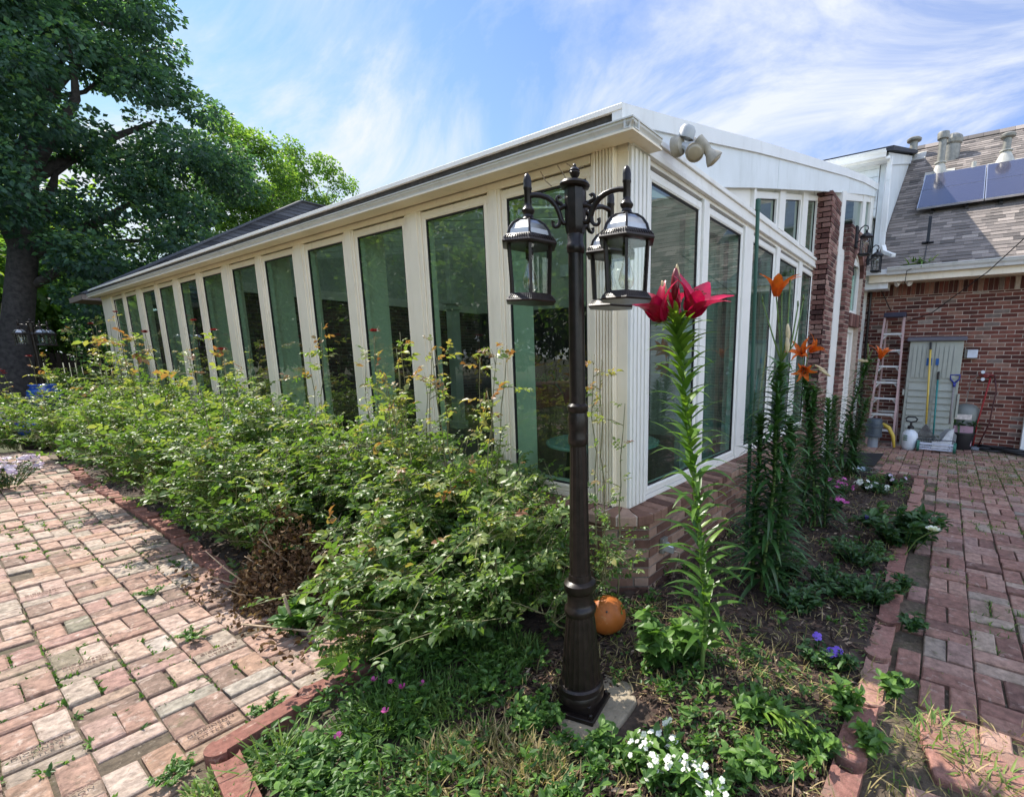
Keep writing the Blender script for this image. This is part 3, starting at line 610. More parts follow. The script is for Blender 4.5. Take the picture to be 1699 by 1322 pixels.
# roof, its white edge, gutter and return
RT = [pl(px, py, 1, y) for px, py, y in ((1029,172.5,1.664),(1119,198.6,1.660),(1200,219.6,1.655),(1260,235,1.645),(1330,256.8,1.60),(1404,280.5,1.50),(1454,300,1.345))]
RB = [pl(px, py, 1, y) for px, py, y in ((1190,310.5,1.656),(1250,311.5,1.647),(1300,314,1.622),(1363,317.4,1.565),(1404,320.5,1.50),(1454,325.4,1.345))]
def rz(x): return float(np.interp(x, [p[0] for p in RT], [p[2] for p in RT])) if x > RT[0][0] else float(RT[0][2] + .246*(x-RT[0][0]))
mb = MB()
for (xa, ya, xb, yb) in ((2.50,1.69,6.0,1.67),(6.0,1.67,8.0,1.56),(8.0,1.56,10.1,1.42)): mb.add([(xa,ya,rz(xa)-.02),(xb,yb,rz(xb)-.02),(xb,15.6,rz(xb)-.02),(xa,15.6,rz(xa)-.02)], [(0,1,2,3)])
mb.build('roof', M['roof_sheet'], sun, recalc=False)
mb = MB(); mb.hexa([(2.436,1.645,2.905),(2.56,1.645,2.915),(2.56,15.60,2.915),(2.436,15.60,2.905),(2.438,1.645,2.938),(2.66,1.645,2.990),(2.66,15.60,2.990),(2.438,15.60,2.938)]); mb.build('roof_edge', M['white'], sun, bevel=.003)
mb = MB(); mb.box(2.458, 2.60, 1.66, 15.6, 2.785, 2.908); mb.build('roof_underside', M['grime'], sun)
mb = MB(); gutter_prof(mb, (2.470,1.548,0), (2.470,15.60,0), -X, 2.782, .056, .068); gutter_prof(mb, (2.402,1.610,0), (2.735,1.610,0), -Y, 2.782, .056, .060); mb.build('gutter', M['gutter'], sun)
mb = MB(); mb.box(2.404, 2.53, 1.66, 15.6, 2.770, 2.7815); mb.box(2.404, 2.735, 1.552, 1.66, 2.770, 2.7815); mb.build('soffit', M['bounce_cream'], sun)
def fbot(x): return 2.887 if x < RB[0][0] else float(np.interp(x, [p[0] for p in RB], [p[2] for p in RB]))
FP = [(p[0], p[1]) for p in RT] + [(10.4, 1.33)]
def fy(x): return float(np.interp(x, [p[0] for p in FP], [p[1] for p in FP]))
mb = MB()
for a, b in ((2.50,RB[0][0]),(RB[0][0],4.6),(4.6,5.26),(5.268,5.9),(5.9,6.7),(6.7,7.5),(7.5,8.25),(8.258,9.2),(9.2,10.1)):
    ya, yb = fy(a), fy(b); mb.hexa([(a,ya,fbot(a)),(b,yb,fbot(b)),(b,yb+.028,fbot(b)),(a,ya+.028,fbot(a)),(a,ya,rz(a)-.05),(b,yb,rz(b)-.05),(b,yb+.028,rz(b)-.05),(a,ya+.028,rz(a)-.05)])
mb.build('fascia', M['siding'], sun)
mb = MB()
for a, b in ((2.44,3.8),(3.8,4.6),(4.6,5.3),(5.3,6.0),(6.0,7.0),(7.0,8.0),(8.0,9.0),(9.0,10.1)):
    ya, yb = fy(a)-.020, fy(b)-.020; mb.hexa([(a,ya,rz(a)-.100),(b,yb,rz(b)-.100),(b,yb+.07,rz(b)-.100),(a,ya+.07,rz(a)-.100),(a,ya,rz(a)+.002),(b,yb,rz(b)+.002),(b,yb+.07,rz(b)+.002),(a,ya+.07,rz(a)+.002)])
mb.build('rake_trim', M['cool_white'], sun)
# transom row under the fascia
def tz(x): return 3.05 + .24*(x - 4.80)
mb = MB(); mb.prism([(3.75,YR+.02,2.93),(4.69,YR+.02,2.93),(4.69,YR+.02,fbot(4.69)+.06),(3.75,YR+.02,2.96)], (0,.03,0)); mb.build('transom_board', M['white'], sun)
for x0, x1 in ((4.802,5.445),(5.757,6.385),(6.72,7.205)):
    mb = MB(); z0 = 2.953; o = .05; y = YR+.0
    P4 = [(x0,z0),(x1,z0),(x1,tz(x1)),(x0,tz(x0))]; Q4 = [(x0-o,z0-.028),(x1+o,z0-.028),(x1+o,tz(x1+o)+.06),(x0-o,tz(x0-o)+.06)]
    for k in range(4):
        a, b = P4[k], P4[(k+1)%4]; c, e = Q4[(k+1)%4], Q4[k]; mb.prism([(a[0],y,a[1]),(b[0],y,b[1]),(c[0],y,c[1]),(e[0],y,e[1])], (0,.06,0))
    w = mb.build('transom_window', M['white'], sun); mb = MB(); mb.add([(p[0],y+.030,p[1]) for p in P4], [(0,1,2,3)]); mb.build('pane', M['win_glass'], w, recalc=False)
    mb = MB()
    for k in range(4):
        a, b = P4[k], P4[(k+1)%4]; mb.bar((a[0],y+.03,a[1]), (b[0],y+.03,b[1]), .014, .014)
    mb.build('gasket', M['int_dark'], w)
for x0, x1 in ((4.69,4.75),(5.497,5.70),(6.438,6.667),(7.258,7.31)):
    mb = MB(); mb.prism([(x0,YR-.02,2.925),(x1,YR-.02,2.925),(x1,YR-.02,fbot(x1)+.05),(x0,YR-.02,fbot(x0)+.05)], (0,.1,0)); mb.build('mullion', M['white'], sun, bevel=.003)
mb = MB(); mb.prism([(4.70,YR+.05,2.95),(7.25,YR+.05,2.95),(7.25,YR+.05,fbot(7.25)+.06),(4.70,YR+.05,fbot(4.70)+.06)][2:] + [(4.70,YR+.05,tz(4.70)+.03),(7.25,YR+.05,tz(7.25)+.03)], (0,.02,0)); mb.build('transom_board', M['white'], sun)
# brick column
mb = MB(); zc = vz(np.array([7.26,1.51,0]), 1368, 318)
brick_panel(mb, (7.24, 1.70, 0), -Y, Z, -X, .20, zc, thick=.06, seed=41, bl=.19)
brick_panel(mb, (7.24, 1.50, 0), X, Z, -Y, .62, zc, thick=.16, seed=42, bl=.19); mb.box(7.25,7.85,1.505,1.69,zc-.03,zc-.005,.3)
mb.build('brick_column', [M['col_brick'], M['mortar']], sun)
# stretch beyond the column (turned slightly outwards)
ZB = np.array([7.86,1.50,0]); ZE = np.array([10.15,1.365,0]); zu = nrm(ZE - ZB); zn = np.array([zu[1], -zu[0], 0]); ZLEN = float(np.linalg.norm(ZE-ZB))
def onz(px, py=400):
    r = RM @ _d(px, py); A2 = np.array([[zu[0], -r[0]], [zu[1], -r[1]]]); s, t = np.linalg.solve(A2, CAM[:2] - ZB[:2]); return s
def zpt(s, out=0., z=0.): return ZB + zu*s + zn*out + Z*z
def zbox(mb, s0, s1, o0, o1, z0, z1a, z1b=None, t=.5, mat=0):
    z1b = z1a if z1b is None else z1b
    mb.hexa([zpt(s0,o1,z0), zpt(s1,o1,z0), zpt(s1,o0,z0), zpt(s0,o0,z0), zpt(s0,o1,z1a), zpt(s1,o1,z1b), zpt(s1,o0,z1b), zpt(s0,o0,z1a)], t, mat)
def zt(s): return fbot(ZB[0]+zu[0]*s)
s_p0, s_p1 = onz(1403, 400), onz(1427.5, 470)   # brick portal
mb = MB(); zbox(mb, .0, .13, -.10, .015, 0, zt(0)+.02, zt(.13)+.02); mb.build('end_post', M['white'], sun)
tw = [(onz(1398), onz(1426.5)), (onz(1431.5), onz(1439)), (onz(1444), onz(1450))]
mb = MB(); zbox(mb, .13, ZLEN, -.10, .0, 3.05, 3.12)
prev = .13
for a, b in tw:
    a = max(a, prev+.02); zbox(mb, prev, a, -.10, .004, 3.05, zt(prev)+.02, zt(a)+.02); prev = b
zbox(mb, prev, ZLEN, -.10, .004, 3.05, zt(prev)+.02, zt(ZLEN)+.02); mb.build('mullion', M['white'], sun)
for a, b in tw:
    a = max(a, .15); mb = MB(); mb.hexa([zpt(a,-.005,zt(a)-.10),zpt(b,-.005,zt(b)-.10),zpt(b,-.06,zt(b)-.10),zpt(a,-.06,zt(a)-.10),zpt(a,-.005,zt(a)+.02),zpt(b,-.005,zt(b)+.02),zpt(b,-.06,zt(b)+.02),zpt(a,-.06,zt(a)+.02)]); mb.hexa([zpt(a,-.005,3.12),zpt(b,-.005,3.12),zpt(b,-.06,3.12),zpt(a,-.06,3.12),zpt(a,-.005,3.16),zpt(b,-.005,3.16),zpt(b,-.06,3.16),zpt(a,-.06,3.16)])
    w = mb.build('transom_window', M['white'], sun); mb = MB(); mb.add([zpt(a,-.034,3.16), zpt(b,-.034,3.16), zpt(b,-.034,zt(b)-.08), zpt(a,-.034,zt(a)-.08)], [(0,1,2,3)]); mb.build('pane', M['win_glass'], w, recalc=False)
portal = None
PZ = vz(zpt(s_p0, .06), 1405, 372); D0, D1 = s_p0+.30, s_p1-.16; DZ = 2.06; AZ0, AZ1 = 2.28, PZ-.30
mb = MB(); o = .07; nn = zn; 
brick_panel(mb, zpt(s_p0, o), zu, Z, zn, D0-s_p0, PZ, thick=.14, seed=51, bl=.19); brick_panel(mb, zpt(D1, o), zu, Z, zn, s_p1-D1, PZ, thick=.14, seed=52, bl=.19)
brick_panel(mb, zpt(s_p0, -.06), zn, Z, -zu, .13, PZ, thick=.02, seed=53, bl=.13)
brick_panel(mb, zpt(D0, o, AZ1), zu, Z, zn, D1-D0, PZ-AZ1, thick=.14, seed=54, bl=.19)
for k in range(12):      # arch spandrels and lintel
    pass
for k in range(int((D1-D0)/.068)): zbox(mb, D0+k*.068, D0+k*.068+.058, -.05, o+.02, DZ, DZ+.20, t=random.random())
zbox(mb, D0-.02, D1+.02, -.06, o+.004, DZ+.005, DZ+.195, mat=1)
cxs, hw = (D0+D1)/2, (D1-D0)/2
for k in range(10):
    a0, a1 = math.pi*k/10, math.pi*(k+1)/10; zz = AZ1 - hw*.9 if AZ1-hw*.9 > AZ0+.1 else AZ0+.2
    p = [(cxs+hw*math.cos(a0), zz+(AZ1-zz)*math.sin(a0)), (cxs+hw*math.cos(a1), zz+(AZ1-zz)*math.sin(a1)), (cxs+hw*math.cos(a1), AZ1+.001), (cxs+hw*math.cos(a0), AZ1+.001)]
    mb.prism([zpt(s, o+.006, z) for s, z in p], -zn*.13, random.random())
portal = mb.build('brick_portal', [M['col_brick'], M['mortar']], sun)
mb = MB(); ap = [(cxs+(hw-.01)*math.cos(q), zz+(AZ1-zz-.01)*math.sin(q)) for q in np.linspace(0, math.pi, 15)]
for a, b in zip(ap[:-1], ap[1:]): mb.bar(zpt(a[0],-.02,a[1]), zpt(b[0],-.02,b[1]), .06, .06)
mb.bar(zpt(D0+.03,-.02,AZ0), zpt(D0+.03,-.02,zz), .06,.06); mb.bar(zpt(D1-.03,-.02,AZ0), zpt(D1-.03,-.02,zz), .06,.06); mb.bar(zpt(D0,-.02,AZ0+.02), zpt(D1,-.02,AZ0+.02), .06,.05)
aw = mb.build('arched_window', M['white'], portal); 
mb = MB(); mb.prism([zpt(D0+.02,-.03,AZ0)] + [zpt(D1-.02,-.03,AZ0)] + [zpt(s,-.03,z) for s, z in ap], -zn*.002); mb.build('arched_pane', M['win_glass'], portal)
mb = MB(); zbox(mb, D0, D0+.09, -.12, -.01, .02, DZ); zbox(mb, D1-.09, D1, -.12, -.01, .02, DZ); zbox(mb, D0+.09, D1-.09, -.12, -.01, DZ-.09, DZ); mb.build('door_frame', M['white'], portal, bevel=.004)
mb = MB(); zbox(mb, D0+.10, D1-.10, -.10, -.05, .03, DZ-.10)
for z0, z1 in ((.18,.85),(1.0,1.85)): zbox(mb, D0+.18, D1-.18, -.05, -.044, z0, z1)
mb.build('door', M['white'], portal, bevel=.006)
mb = MB(); mb.lathe([(.012,0),(.012,.04),(.03,.05),(.033,.075),(.02,.095)], 10, zpt(D0+.16,-.05,1.02), zn); mb.build('door_handle', M['metal_dark'], portal, smooth=True)
# narrow side light between portal and house
a, b = s_p1+.02, ZLEN-.02; mb = MB(); zbox(mb, a, a+.06, -.1, .01, .0, 3.05); zbox(mb, b-.06, b, -.1, .01, .0, 3.05)
for z0, z1 in ((.0,.5),(2.05,2.35),(2.98,3.05)): zbox(mb, a+.06, b-.06, -.1, .0, z0, z1)
w = mb.build('side_light', M['white'], sun)
mb = MB(); [mb.add([zpt(a+.06,-.044,z0), zpt(b-.06,-.044,z0), zpt(b-.06,-.044,z1), zpt(a+.06,-.044,z1)], [(0,1,2,3)]) for z0, z1 in ((.5,2.05),(2.35,2.98))]; mb.build('pane', M['win_glass'], w)
mb = MB(); zbox(mb, .13, s_p0, -.10, -.0, 0, 3.05); mb.build('portal_board', M['white'], sun)
# interior seen through the glass
mb = MB(); mb.box(2.60, 10.1, 1.82, 15.1, .02, .10); mb.build('floor', M['int_floor'], sun)
for k in range(12):
    yy = 2.85 + k*1.06; mb = MB()
    for xa, xb in ((2.62,6.0),(6.0,8.0),(8.0,10.0)): mb.hexa([(xa,yy,rz(xa)-.16),(xb,yy,rz(xb)-.16),(xb,yy+.06,rz(xb)-.16),(xa,yy+.06,rz(xa)-.16),(xa,yy,rz(xa)-.03),(xb,yy,rz(xb)-.03),(xb,yy+.06,rz(xb)-.03),(xa,yy+.06,rz(xa)-.03)])
    mb.build('rafter', M['int_wall'], sun)
mb = MB(); brick_panel(mb, (2.96, 9.5, .1), X, Z, -Y, 5.0, 2.45, seed=61, proud=.006); mb.build('interior_brick_wall', [M['int_brick'], M['dark_mortar']], sun)
mb = MB(); mb.box(2.96, 7.96, 9.42, 9.6, 2.55, 2.70); mb.build('interior_frieze', M['white'], sun); mb = MB(); mb.prism([(2.96,9.5,2.70),(7.96,9.5,2.70),(7.96,9.5,rz(7.96)-.15),(2.96,9.5,rz(2.96)-.15)], (0,.1,0)); mb.build('interior_gable', M['int_wall'], sun)
mb = MB(); mb.box(7.80, 7.92, 1.9, 9.5, 2.55, 4.16); mb.box(7.80, 7.92, 1.9, 4.6, .1, 2.55); mb.build('interior_bulkhead', M['int_wall'], sun)
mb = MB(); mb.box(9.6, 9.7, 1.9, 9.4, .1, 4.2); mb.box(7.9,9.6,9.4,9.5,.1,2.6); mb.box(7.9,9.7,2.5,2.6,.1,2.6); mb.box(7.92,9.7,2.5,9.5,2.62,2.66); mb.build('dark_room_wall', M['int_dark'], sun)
mb = MB(); mb.box(7.77, 7.80, 6.25, 6.75, 3.15, 3.38); mb.build('vent_grille', M['alu'], sun)
for (cx, cy) in ((4.6, 4.85), (6.2, 8.2)):
    mb = MB(); mb.box(cx-.09, cx+.09, cy-.09, cy+.09, .1, 2.55); mb.box(cx-.14, cx+.14, cy-.14, cy+.14, 2.55, 2.62); mb.box(cx-.12, cx+.12, cy-.12, cy+.12, 2.45, 2.50); mb.box(cx-.13, cx+.13, cy-.13, cy+.13, .1, .25); mb.box(cx-.07,cx+.07,cy-.07,cy+.07,2.62,rz(cx)-.17); mb.build('interior_column', M['int_wall'], sun, bevel=.006)
for i, (x0, x1) in enumerate(((3.05,3.62),(3.78,4.05),(4.30,4.52),(4.70,5.05),(5.35,5.75),(6.1,6.5),(6.7,7.2))):
    mb = MB(); n = 26; zt_ = 2.68; a = [(x0+(x1-x0)*k/(n-1), YR+.26+.03*math.sin(k*1.9+i)+.008*math.sin(k*.7)) for k in range(n)]
    if i == 0: continue
    mb.add([(*p, .14) for p in a] + [(*p, zt_) for p in a], [(k, k+1, n+k+1, n+k) for k in range(n-1)]); mb.build('curtain', M['curtain'], sun, smooth='all', recalc=False)
# ------------------------------------------------------------------ three-headed lamp post
def make_lamp(name, loc, rot, label, heads=3, arm=.21):
    t = thing(name, label, 'lamp post', loc)
    L = np.array(loc, float); md = M['metal_dark']
    mb = MB(); c, s = math.cos(rot+.5), math.sin(rot+.5)
    mb.obox(L+Z*.012, (c,s,0), (-s,c,0), Z, .20, .20, .022); mb.obox(L+Z*.045, (c,s,0), (-s,c,0), Z, .155, .155, .05)
    for i in (-1,1):
        for k in (-1,1): mb.lathe([(.010,0),(.010,.016),(.004,.022)], 8, L+np.array([c*i*.082-s*k*.082, s*i*.082+c*k*.082, .022]))
    mb.build('base_plate', md, t, smooth=True, bevel=.003)
    mb = MB(); mb.lathe([(.100,.065),(.102,.085),(.095,.10),(.099,.112),(.099,.128),(.090,.136)], 40, L, smooth if False else None)
    mb.lathe([(.088,.134),(.083,.20),(.075,.30),(.066,.40),(.060,.455)], 44, L, flute=1)
    mb.lathe([(.060,.455),(.066,.462),(.069,.475),(.067,.490),(.059,.498),(.055,.51),(.055,.555),(.062,.562),(.068,.575),(.068,.600),(.060,.606),(.050,.612),(.047,.64)], 36, L)
    mb.build('pedestal', md, t, smooth=True)
    mb = MB(); mb.lathe([(.046,.63),(.044,.66),(.039,.95),(.034,1.19)], 32, L, flute=1)
    mb.lathe([(.034,1.19),(.040,1.20),(.041,1.225),(.037,1.24),(.040,1.26),(.041,1.30),(.036,1.325),(.042,1.335),(.042,1.352),(.033,1.362)], 28, L)
    mb.lathe([(.032,1.36),(.0285,1.925),(.033,1.93),(.0345,1.945),(.033,1.958),(.030,1.962),(.030,2.00)], 28, L); mb.build('shaft', md, t, smooth=True)
    mb = MB(); mb.lathe([(.030,1.992),(.035,2.0),(.0385,2.02),(.0385,2.15)], 8, L, phase=rot+.2); mb.lathe([(.030,2.148),(.052,2.155),(.056,2.164),(.052,2.172),(.02,2.178),(.010,2.18)], 28, L); mb.build('hub', md, t, smooth=True)
    mb = MB(); mb.lathe([(.009,2.176),(.008,2.186),(.016,2.196),(.0195,2.206),(.017,2.211),(.0195,2.214),(.013,2.222),(.006,2.226),(.007,2.231),(.002,2.238)], 16, L); mb.build('finial', md, t, smooth=True)
    for h in range(heads):
        a = rot + R_((-36, 115, 192)[h]); d = np.array([math.cos(a), math.sin(a), 0]); ar = arm*(.82, 1, 1)[h]; tip = L + d*ar
        mb = MB(); k = ar/.22
        P = lambda r, z: L + d*r*k + Z*z
        def arc(r0, z0, rad, a0, a1, n): return [P(r0 + rad*math.cos(q), z0 + rad*math.sin(q)) for q in np.linspace(R_(a0), R_(a1), n)]
        mb.tube([P(.036,2.035)] + [P(.055,2.032), P(.067,2.045), P(.075,2.068), P(.088,2.090), P(.106,2.107), P(.130,2.119), P(.160,2.126), P(.190,2.127), P(.220,2.122)], [.0095]*4+[.0098,.010,.0098,.0094,.009,.0105], 12)
        mb.tube([P(.070,2.050), P(.074,2.030), P(.084,2.020)] + arc(.094,2.030,.012,250,400,8), [.0085,.008,.007]+[.006]*7+[.0085], 8)
        mb.tube([P(.036,2.092), P(.056,2.089), P(.072,2.082), P(.088,2.088)], [.0095,.0085,.008,.009], 8)
        mb.tube([P(.058,2.090), P(.068,2.100), P(.078,2.104)] + arc(.076,2.114,.010,-60,150,8), [.008,.0075,.0068]+[.006]*7+[.0085], 8)
        mb.build('arm', md, t, smooth=True)
        mb = MB(); mb.lathe([(.0075,2.046),(.019,2.050),(.0165,2.058),(.023,2.068),(.0235,2.074),(.015,2.086),(.0125,2.096),(.0135,2.10),(.0135,2.142),(.0155,2.146),(.0155,2.152),(.0145,2.156),(.0148,2.172),(.0125,2.186),(.007,2.196),(.001,2.200)], 18, tip); mb.build('arm_finial', md, t, smooth=True)
        ph = math.atan2(dcam[1], dcam[0]) + (.12 if h == 0 else -.10); hexp = lambda r, z: [tip + np.array([r*math.cos(ph+q*math.pi/3), r*math.sin(ph+q*math.pi/3), z]) for q in range(6)]
        mb = MB(); mb.lathe([(.020,2.036),(.025,2.042),(.018,2.050),(.010,2.054)], 16, tip)
        prof = [(.020,2.040),(.045,2.034),(.066,2.020),(.082,1.999),(.090,1.974)]
        for q in range(6):
            mb.tube([tip + np.array([r*math.cos(ph+q*math.pi/3), r*math.sin(ph+q*math.pi/3), z]) for r, z in prof], .0042, 6)
        mb.lathe([(.088,1.969),(.093,1.979),(.097,1.975),(.110,1.959),(.113,1.953),(.111,1.947),(.094,1.944),(.084,1.946)], 6, tip, phase=ph)
        for q in range(6):
            A0, B0 = hexp(.086,1.947), hexp(.077,1.772); mb.bar(A0[q], B0[q], .0105, .0105)
            for (r0, z0, r1, z1) in ((.109,1.9625,.099,1.9745),(.099,1.7555,.084,1.7715)):
                for j in range(11):
                    f0, f1 = hexp(r0,z0)[q], hexp(r0,z0)[(q+1)%6]; g0, g1 = hexp(r1,z1)[q], hexp(r1,z1)[(q+1)%6]; f = (j+.5)/11; mb.bar(f0+(f1-f0)*f, g0+(g1-g0)*f, .0035, .0035)
        mb.lathe([(.068,1.775),(.083,1.775),(.086,1.770),(.101,1.754),(.105,1.749),(.102,1.743),(.068,1.743)], 6, tip, phase=ph)
        mb.lathe([(.070,1.762),(.070,1.766)], 6, tip, phase=ph); mb.lathe([(.012,1.952),(.012,1.935),(.0155,1.933),(.0155,1.902)][::-1], 12, tip)
        ln = mb.build('lantern', md, t, smooth=True)
        mb = MB(); mb.lathe([(r-.002, z-.001) for r, z in prof], 6, tip, phase=ph, cap=False); mb.build('lantern_dome', M['dome_glass'], ln, recalc=False)
        mb = MB(); A, B = hexp(.084,1.946), hexp(.075,1.773)
        for q in range(6): mb.add([A[q], A[(q+1)%6], B[(q+1)%6], B[q]], [(0,1,2,3)])
        mb.build('lantern_pane', M['clear_glass'], ln, recalc=False)
        mb = MB(); mb.lathe([(.011,1.904),(.012,1.890),(.016,1.868),(.024,1.843),(.0285,1.820),(.0265,1.803),(.016,1.789),(.003,1.786)][::-1], 18, tip); mb.build('bulb', M['bulb_glass'], ln, smooth='all')
        mb = MB(); mb.tube([tip+Z*1.90+X*.004, tip+Z*1.82+X*.008], .0012, 4); mb.tube([tip+Z*1.90-X*.004, tip+Z*1.82-X*.008], .0012, 4); mb.build('filament', simple('filament', (.55,.30,.10), .5), ln)
    return t
LP = gp(965, 1172)
LP = np.array([LP[0], LP[1], .006])
dcam = nrm(np.array([-LP[0], -LP[1], 0])); rotl = math.atan2(dcam[1], dcam[0]) - math.pi/2 + R_(35)     # arm 0 points left of the view
lamp = make_lamp('lamp_post', LP, rotl, 'dark bronze three lantern lamp post standing on a stone slab in the near flower bed')
far = pl(62, 560, 1, 14.3); far[0] -= .05
make_lamp('lamp_post', (far[0], far[1], -.02), rotl + .28, 'distant dark lamp post with glass lanterns in front of the tree trunk at the left')
mb = MB(); c = np.array([1.56, 1.14, 0]); ang = [(-.22,.13),(-.02,.22),(.20,.14),(.27,-.05),(.12,-.30),(-.06,-.22),(-.20,-.06)]
sp = [gp(*q) for q in ((925,1140),(985,1112),(1050,1135),(1057,1165),(1000,1245),(955,1250),(930,1210),(915,1170))]
mb.prism([p*np.array([1,1,0]) + Z*(-.055 + random.uniform(-.003,.003)) for p in sp], (0,0,.065)); tag(mb.build('stone_slab', M['stone'], loc=sp[0], bevel=.012), 'rough tan stone slab under the near lamp post', 'stone slab')

# ------------------------------------------------------------------ wall lanterns, floodlight, outlet
def wall_lantern(s, z, sc, label):
    p = zpt(s, .07, z); t = thing('wall_lantern', label, 'wall lantern', p); B = M['metal_black']
    q = lambda o, zz, ss=0: p + zn*o*sc + Z*zz*sc + zu*ss*sc
    mb = MB(); mb.obox(q(.015,.08), zu, zn, Z, .11*sc, .03*sc, .32*sc); mb.build('back_plate', B, t, bevel=.006)
    mb = MB(); mb.tube([q(.03,.12),q(.07,.20),q(.12,.235),q(.165,.215),q(.175,.175),q(.15,.155),q(.135,.17)], .009*sc, 8); mb.tube([q(.03,-.0),q(.08,.02),q(.10,.06)], .008*sc, 8); mb.build('scroll_arm', B, t, smooth=True)
    c = q(.155, 0); mb = MB(); mb.lathe([(r*sc, zz*sc) for r, zz in ((.008,.16),(.02,.145),(.016,.13),(.03,.12),(.055,.105),(.085,.085),(.10,.065),(.10,.055),(.085,.05))], 8, c)
    for k in range(4):
        a = math.pi/4 + k*math.pi/2 + math.atan2(zn[1], zn[0]); d = np.array([math.cos(a), math.sin(a), 0]); mb.bar(c + d*.088*sc + Z*.05*sc, c + d*.088*sc - Z*.19*sc, .014*sc, .014*sc)
    mb.lathe([(r*sc, zz*sc) for r, zz in ((.085,-.18),(.105,-.185),(.105,-.205),(.05,-.215))], 4, c, phase=math.pi/4 + math.atan2(zn[1], zn[0])); b = mb.build('lantern', B, t)
    mb = MB(); mb.lathe([(.080*sc,.05*sc),(.080*sc,-.18*sc)], 4, c, phase=math.pi/4 + math.atan2(zn[1], zn[0]), cap=False); mb.build('lantern_glass', M['clear_glass'], b, recalc=False)
    mb = MB(); mb.lathe([(.012*sc,-.18*sc),(.012*sc,-.06*sc),(.030*sc,-.04*sc),(.034*sc,-.005*sc),(.018*sc,.025*sc),(.002,.035*sc)], 12, c); mb.build('bulb', M['bulb_glass'], b, smooth='all')
sA, sB = onz(1411, 400), onz(1431, 430)
wall_lantern(sA, vz(zpt(sA,.2), 1419, 402), 1.0, 'black wall lantern on the left side of the brick door portal')
wall_lantern(sB, vz(zpt(sB,.2), 1438, 432), 1.0, 'black wall lantern on the right side of the brick door portal next to the downspout')
fp = pl(1118, 245, 1, 1.58); t = thing('floodlight', 'beige two headed security floodlight on the gutter corner of the sunroom', 'floodlight', fp)
bl = simple('aged_beige_plastic', (.38,.34,.27), .55, var=.3, scale=14, bmp=.1)
mb = MB(); mb.lathe([(.058,0),(.060,.03),(.052,.055),(.03,.065)], 20, fp, -Y); mb.build('mount', bl, t, smooth=True)
def head(c, ax, sc, nm, lens):
    ax = nrm(np.array(ax, float)); mb = MB(); mb.lathe([(.022*sc,-.17*sc),(.036*sc,-.165*sc),(.038*sc,-.08*sc),(.030*sc,-.06*sc),(.034*sc,-.04*sc),(.055*sc,-.01*sc),(.064*sc,.01*sc),(.066*sc,.02*sc),(.060*sc,.022*sc),(.045*sc,.024*sc)], 20, c, ax); o = mb.build(nm, bl, t, smooth=True)
    mb = MB(); mb.lathe([(.060*sc,.021*sc),(.04*sc,.032*sc),(.001,.036*sc)], 20, c, ax); mb.build('lens', lens, o, smooth='all')
ln_ = simple('frosted_lens', (.42,.36,.26), .35, var=.15)
tc = RM.T; camd = nrm(CAM - fp)
head(fp - Y*.14 + X*.01 - Z*.05, camd + np.array([.15,0,-.35]), .88, 'lamp_head', ln_)
rt = RM @ np.array([1, 0, 0]); head(fp - Y*.12 + rt*.140 - Z*.085, rt*.75 - Z*.85 - camd*.05, .88, 'lamp_head', ln_)
mb = MB(); mb.tube([fp-Y*.05, fp-Y*.09-Z*.02, fp-Y*.10-Z*.05], .02, 8); mb.tube([fp-Y*.05, fp-Y*.08+rt*.06, fp-Y*.10+rt*.09-Z*.04], .02, 8); mb.lathe([(.05,.0),(.05,.05),(.035,.07)], 14, fp - Y*.05 + Z*.04 + rt*.03, (0,-.3,1)); mb.build('swivel', simple('grey_swivel', (.42,.43,.43), .5), t, smooth=True)
op = pl(1098, 903, 1, 1.508); t = thing('outdoor_outlet', 'small outdoor outlet box with a plugged in cord on the low brick wall', 'outlet', op)
mb = MB(); mb.box(op[0]-.035, op[0]+.035, 1.478, 1.508, op[2]-.055, op[2]+.055); mb.build('box', M['galv'], t, bevel=.006)
mb = MB(); mb.hexa([op+np.array(q) for q in ((-.03,-.03,-.03),(.0,-.09,-.05),(.03,-.085,-.05),(.03,-.03,-.03),(-.03,-.03,.02),(.0,-.09,.0),(.03,-.085,.0),(.03,-.03,.02))]); mb.build('plug', M['alu'], t, bevel=.004)
mb = MB(); mb.tube([op+np.array(q) for q in ((.01,-.08,-.03),(.05,-.11,-.05),(.09,-.09,-.12),(.10,-.04,-.25),(.12,-.02,-.34))], .006, 6); mb.build('cord', simple('tan_cord', (.35,.28,.20), .6), t, smooth='all')
# orange gourd behind the lamp
pk = gp(1008, 1068); pk[2] = .12; mg_ = tinted('orange_gourd', [(0,(.44,.125,.020)),(1,(.44,.125,.020))], rough=.5, var=.3, scale=6, bmp=.25, patch=[((.26,.085,.025), .55, .72, 9), ((.50,.26,.10), .60, .72, 16), ((.08,.04,.02), .66, .72, 45)], spec=.4); t = thing('orange_globe', 'glossy orange gourd globe half hidden behind the near lamp post', 'garden ornament', (pk[0]+.07, pk[1]+.055, 0))
pc = np.array([pk[0]+.07, pk[1]+.055, .125])
mb = MB(); mb.lathe([(max(.001, .108*math.sin(q)*(1+.03*math.sin(2*q))), -.105*math.cos(q)) for q in np.linspace(0.02, math.pi-.02, 18)], 32, pc, (.1,-.1,1)); mb.build('shell', mg_, t, smooth='all')
mb = MB(); mb.lathe([(.006,.0),(.003,.006)], 8, pc + nrm(CAM-pc)*.1065 + Z*.015, nrm(CAM-pc)); mb.build('hole', M['grime'], t)

# ------------------------------------------------------------------ things along the back wall
def hx(px, py, x=9.95): return pl(px, py, 0, x)
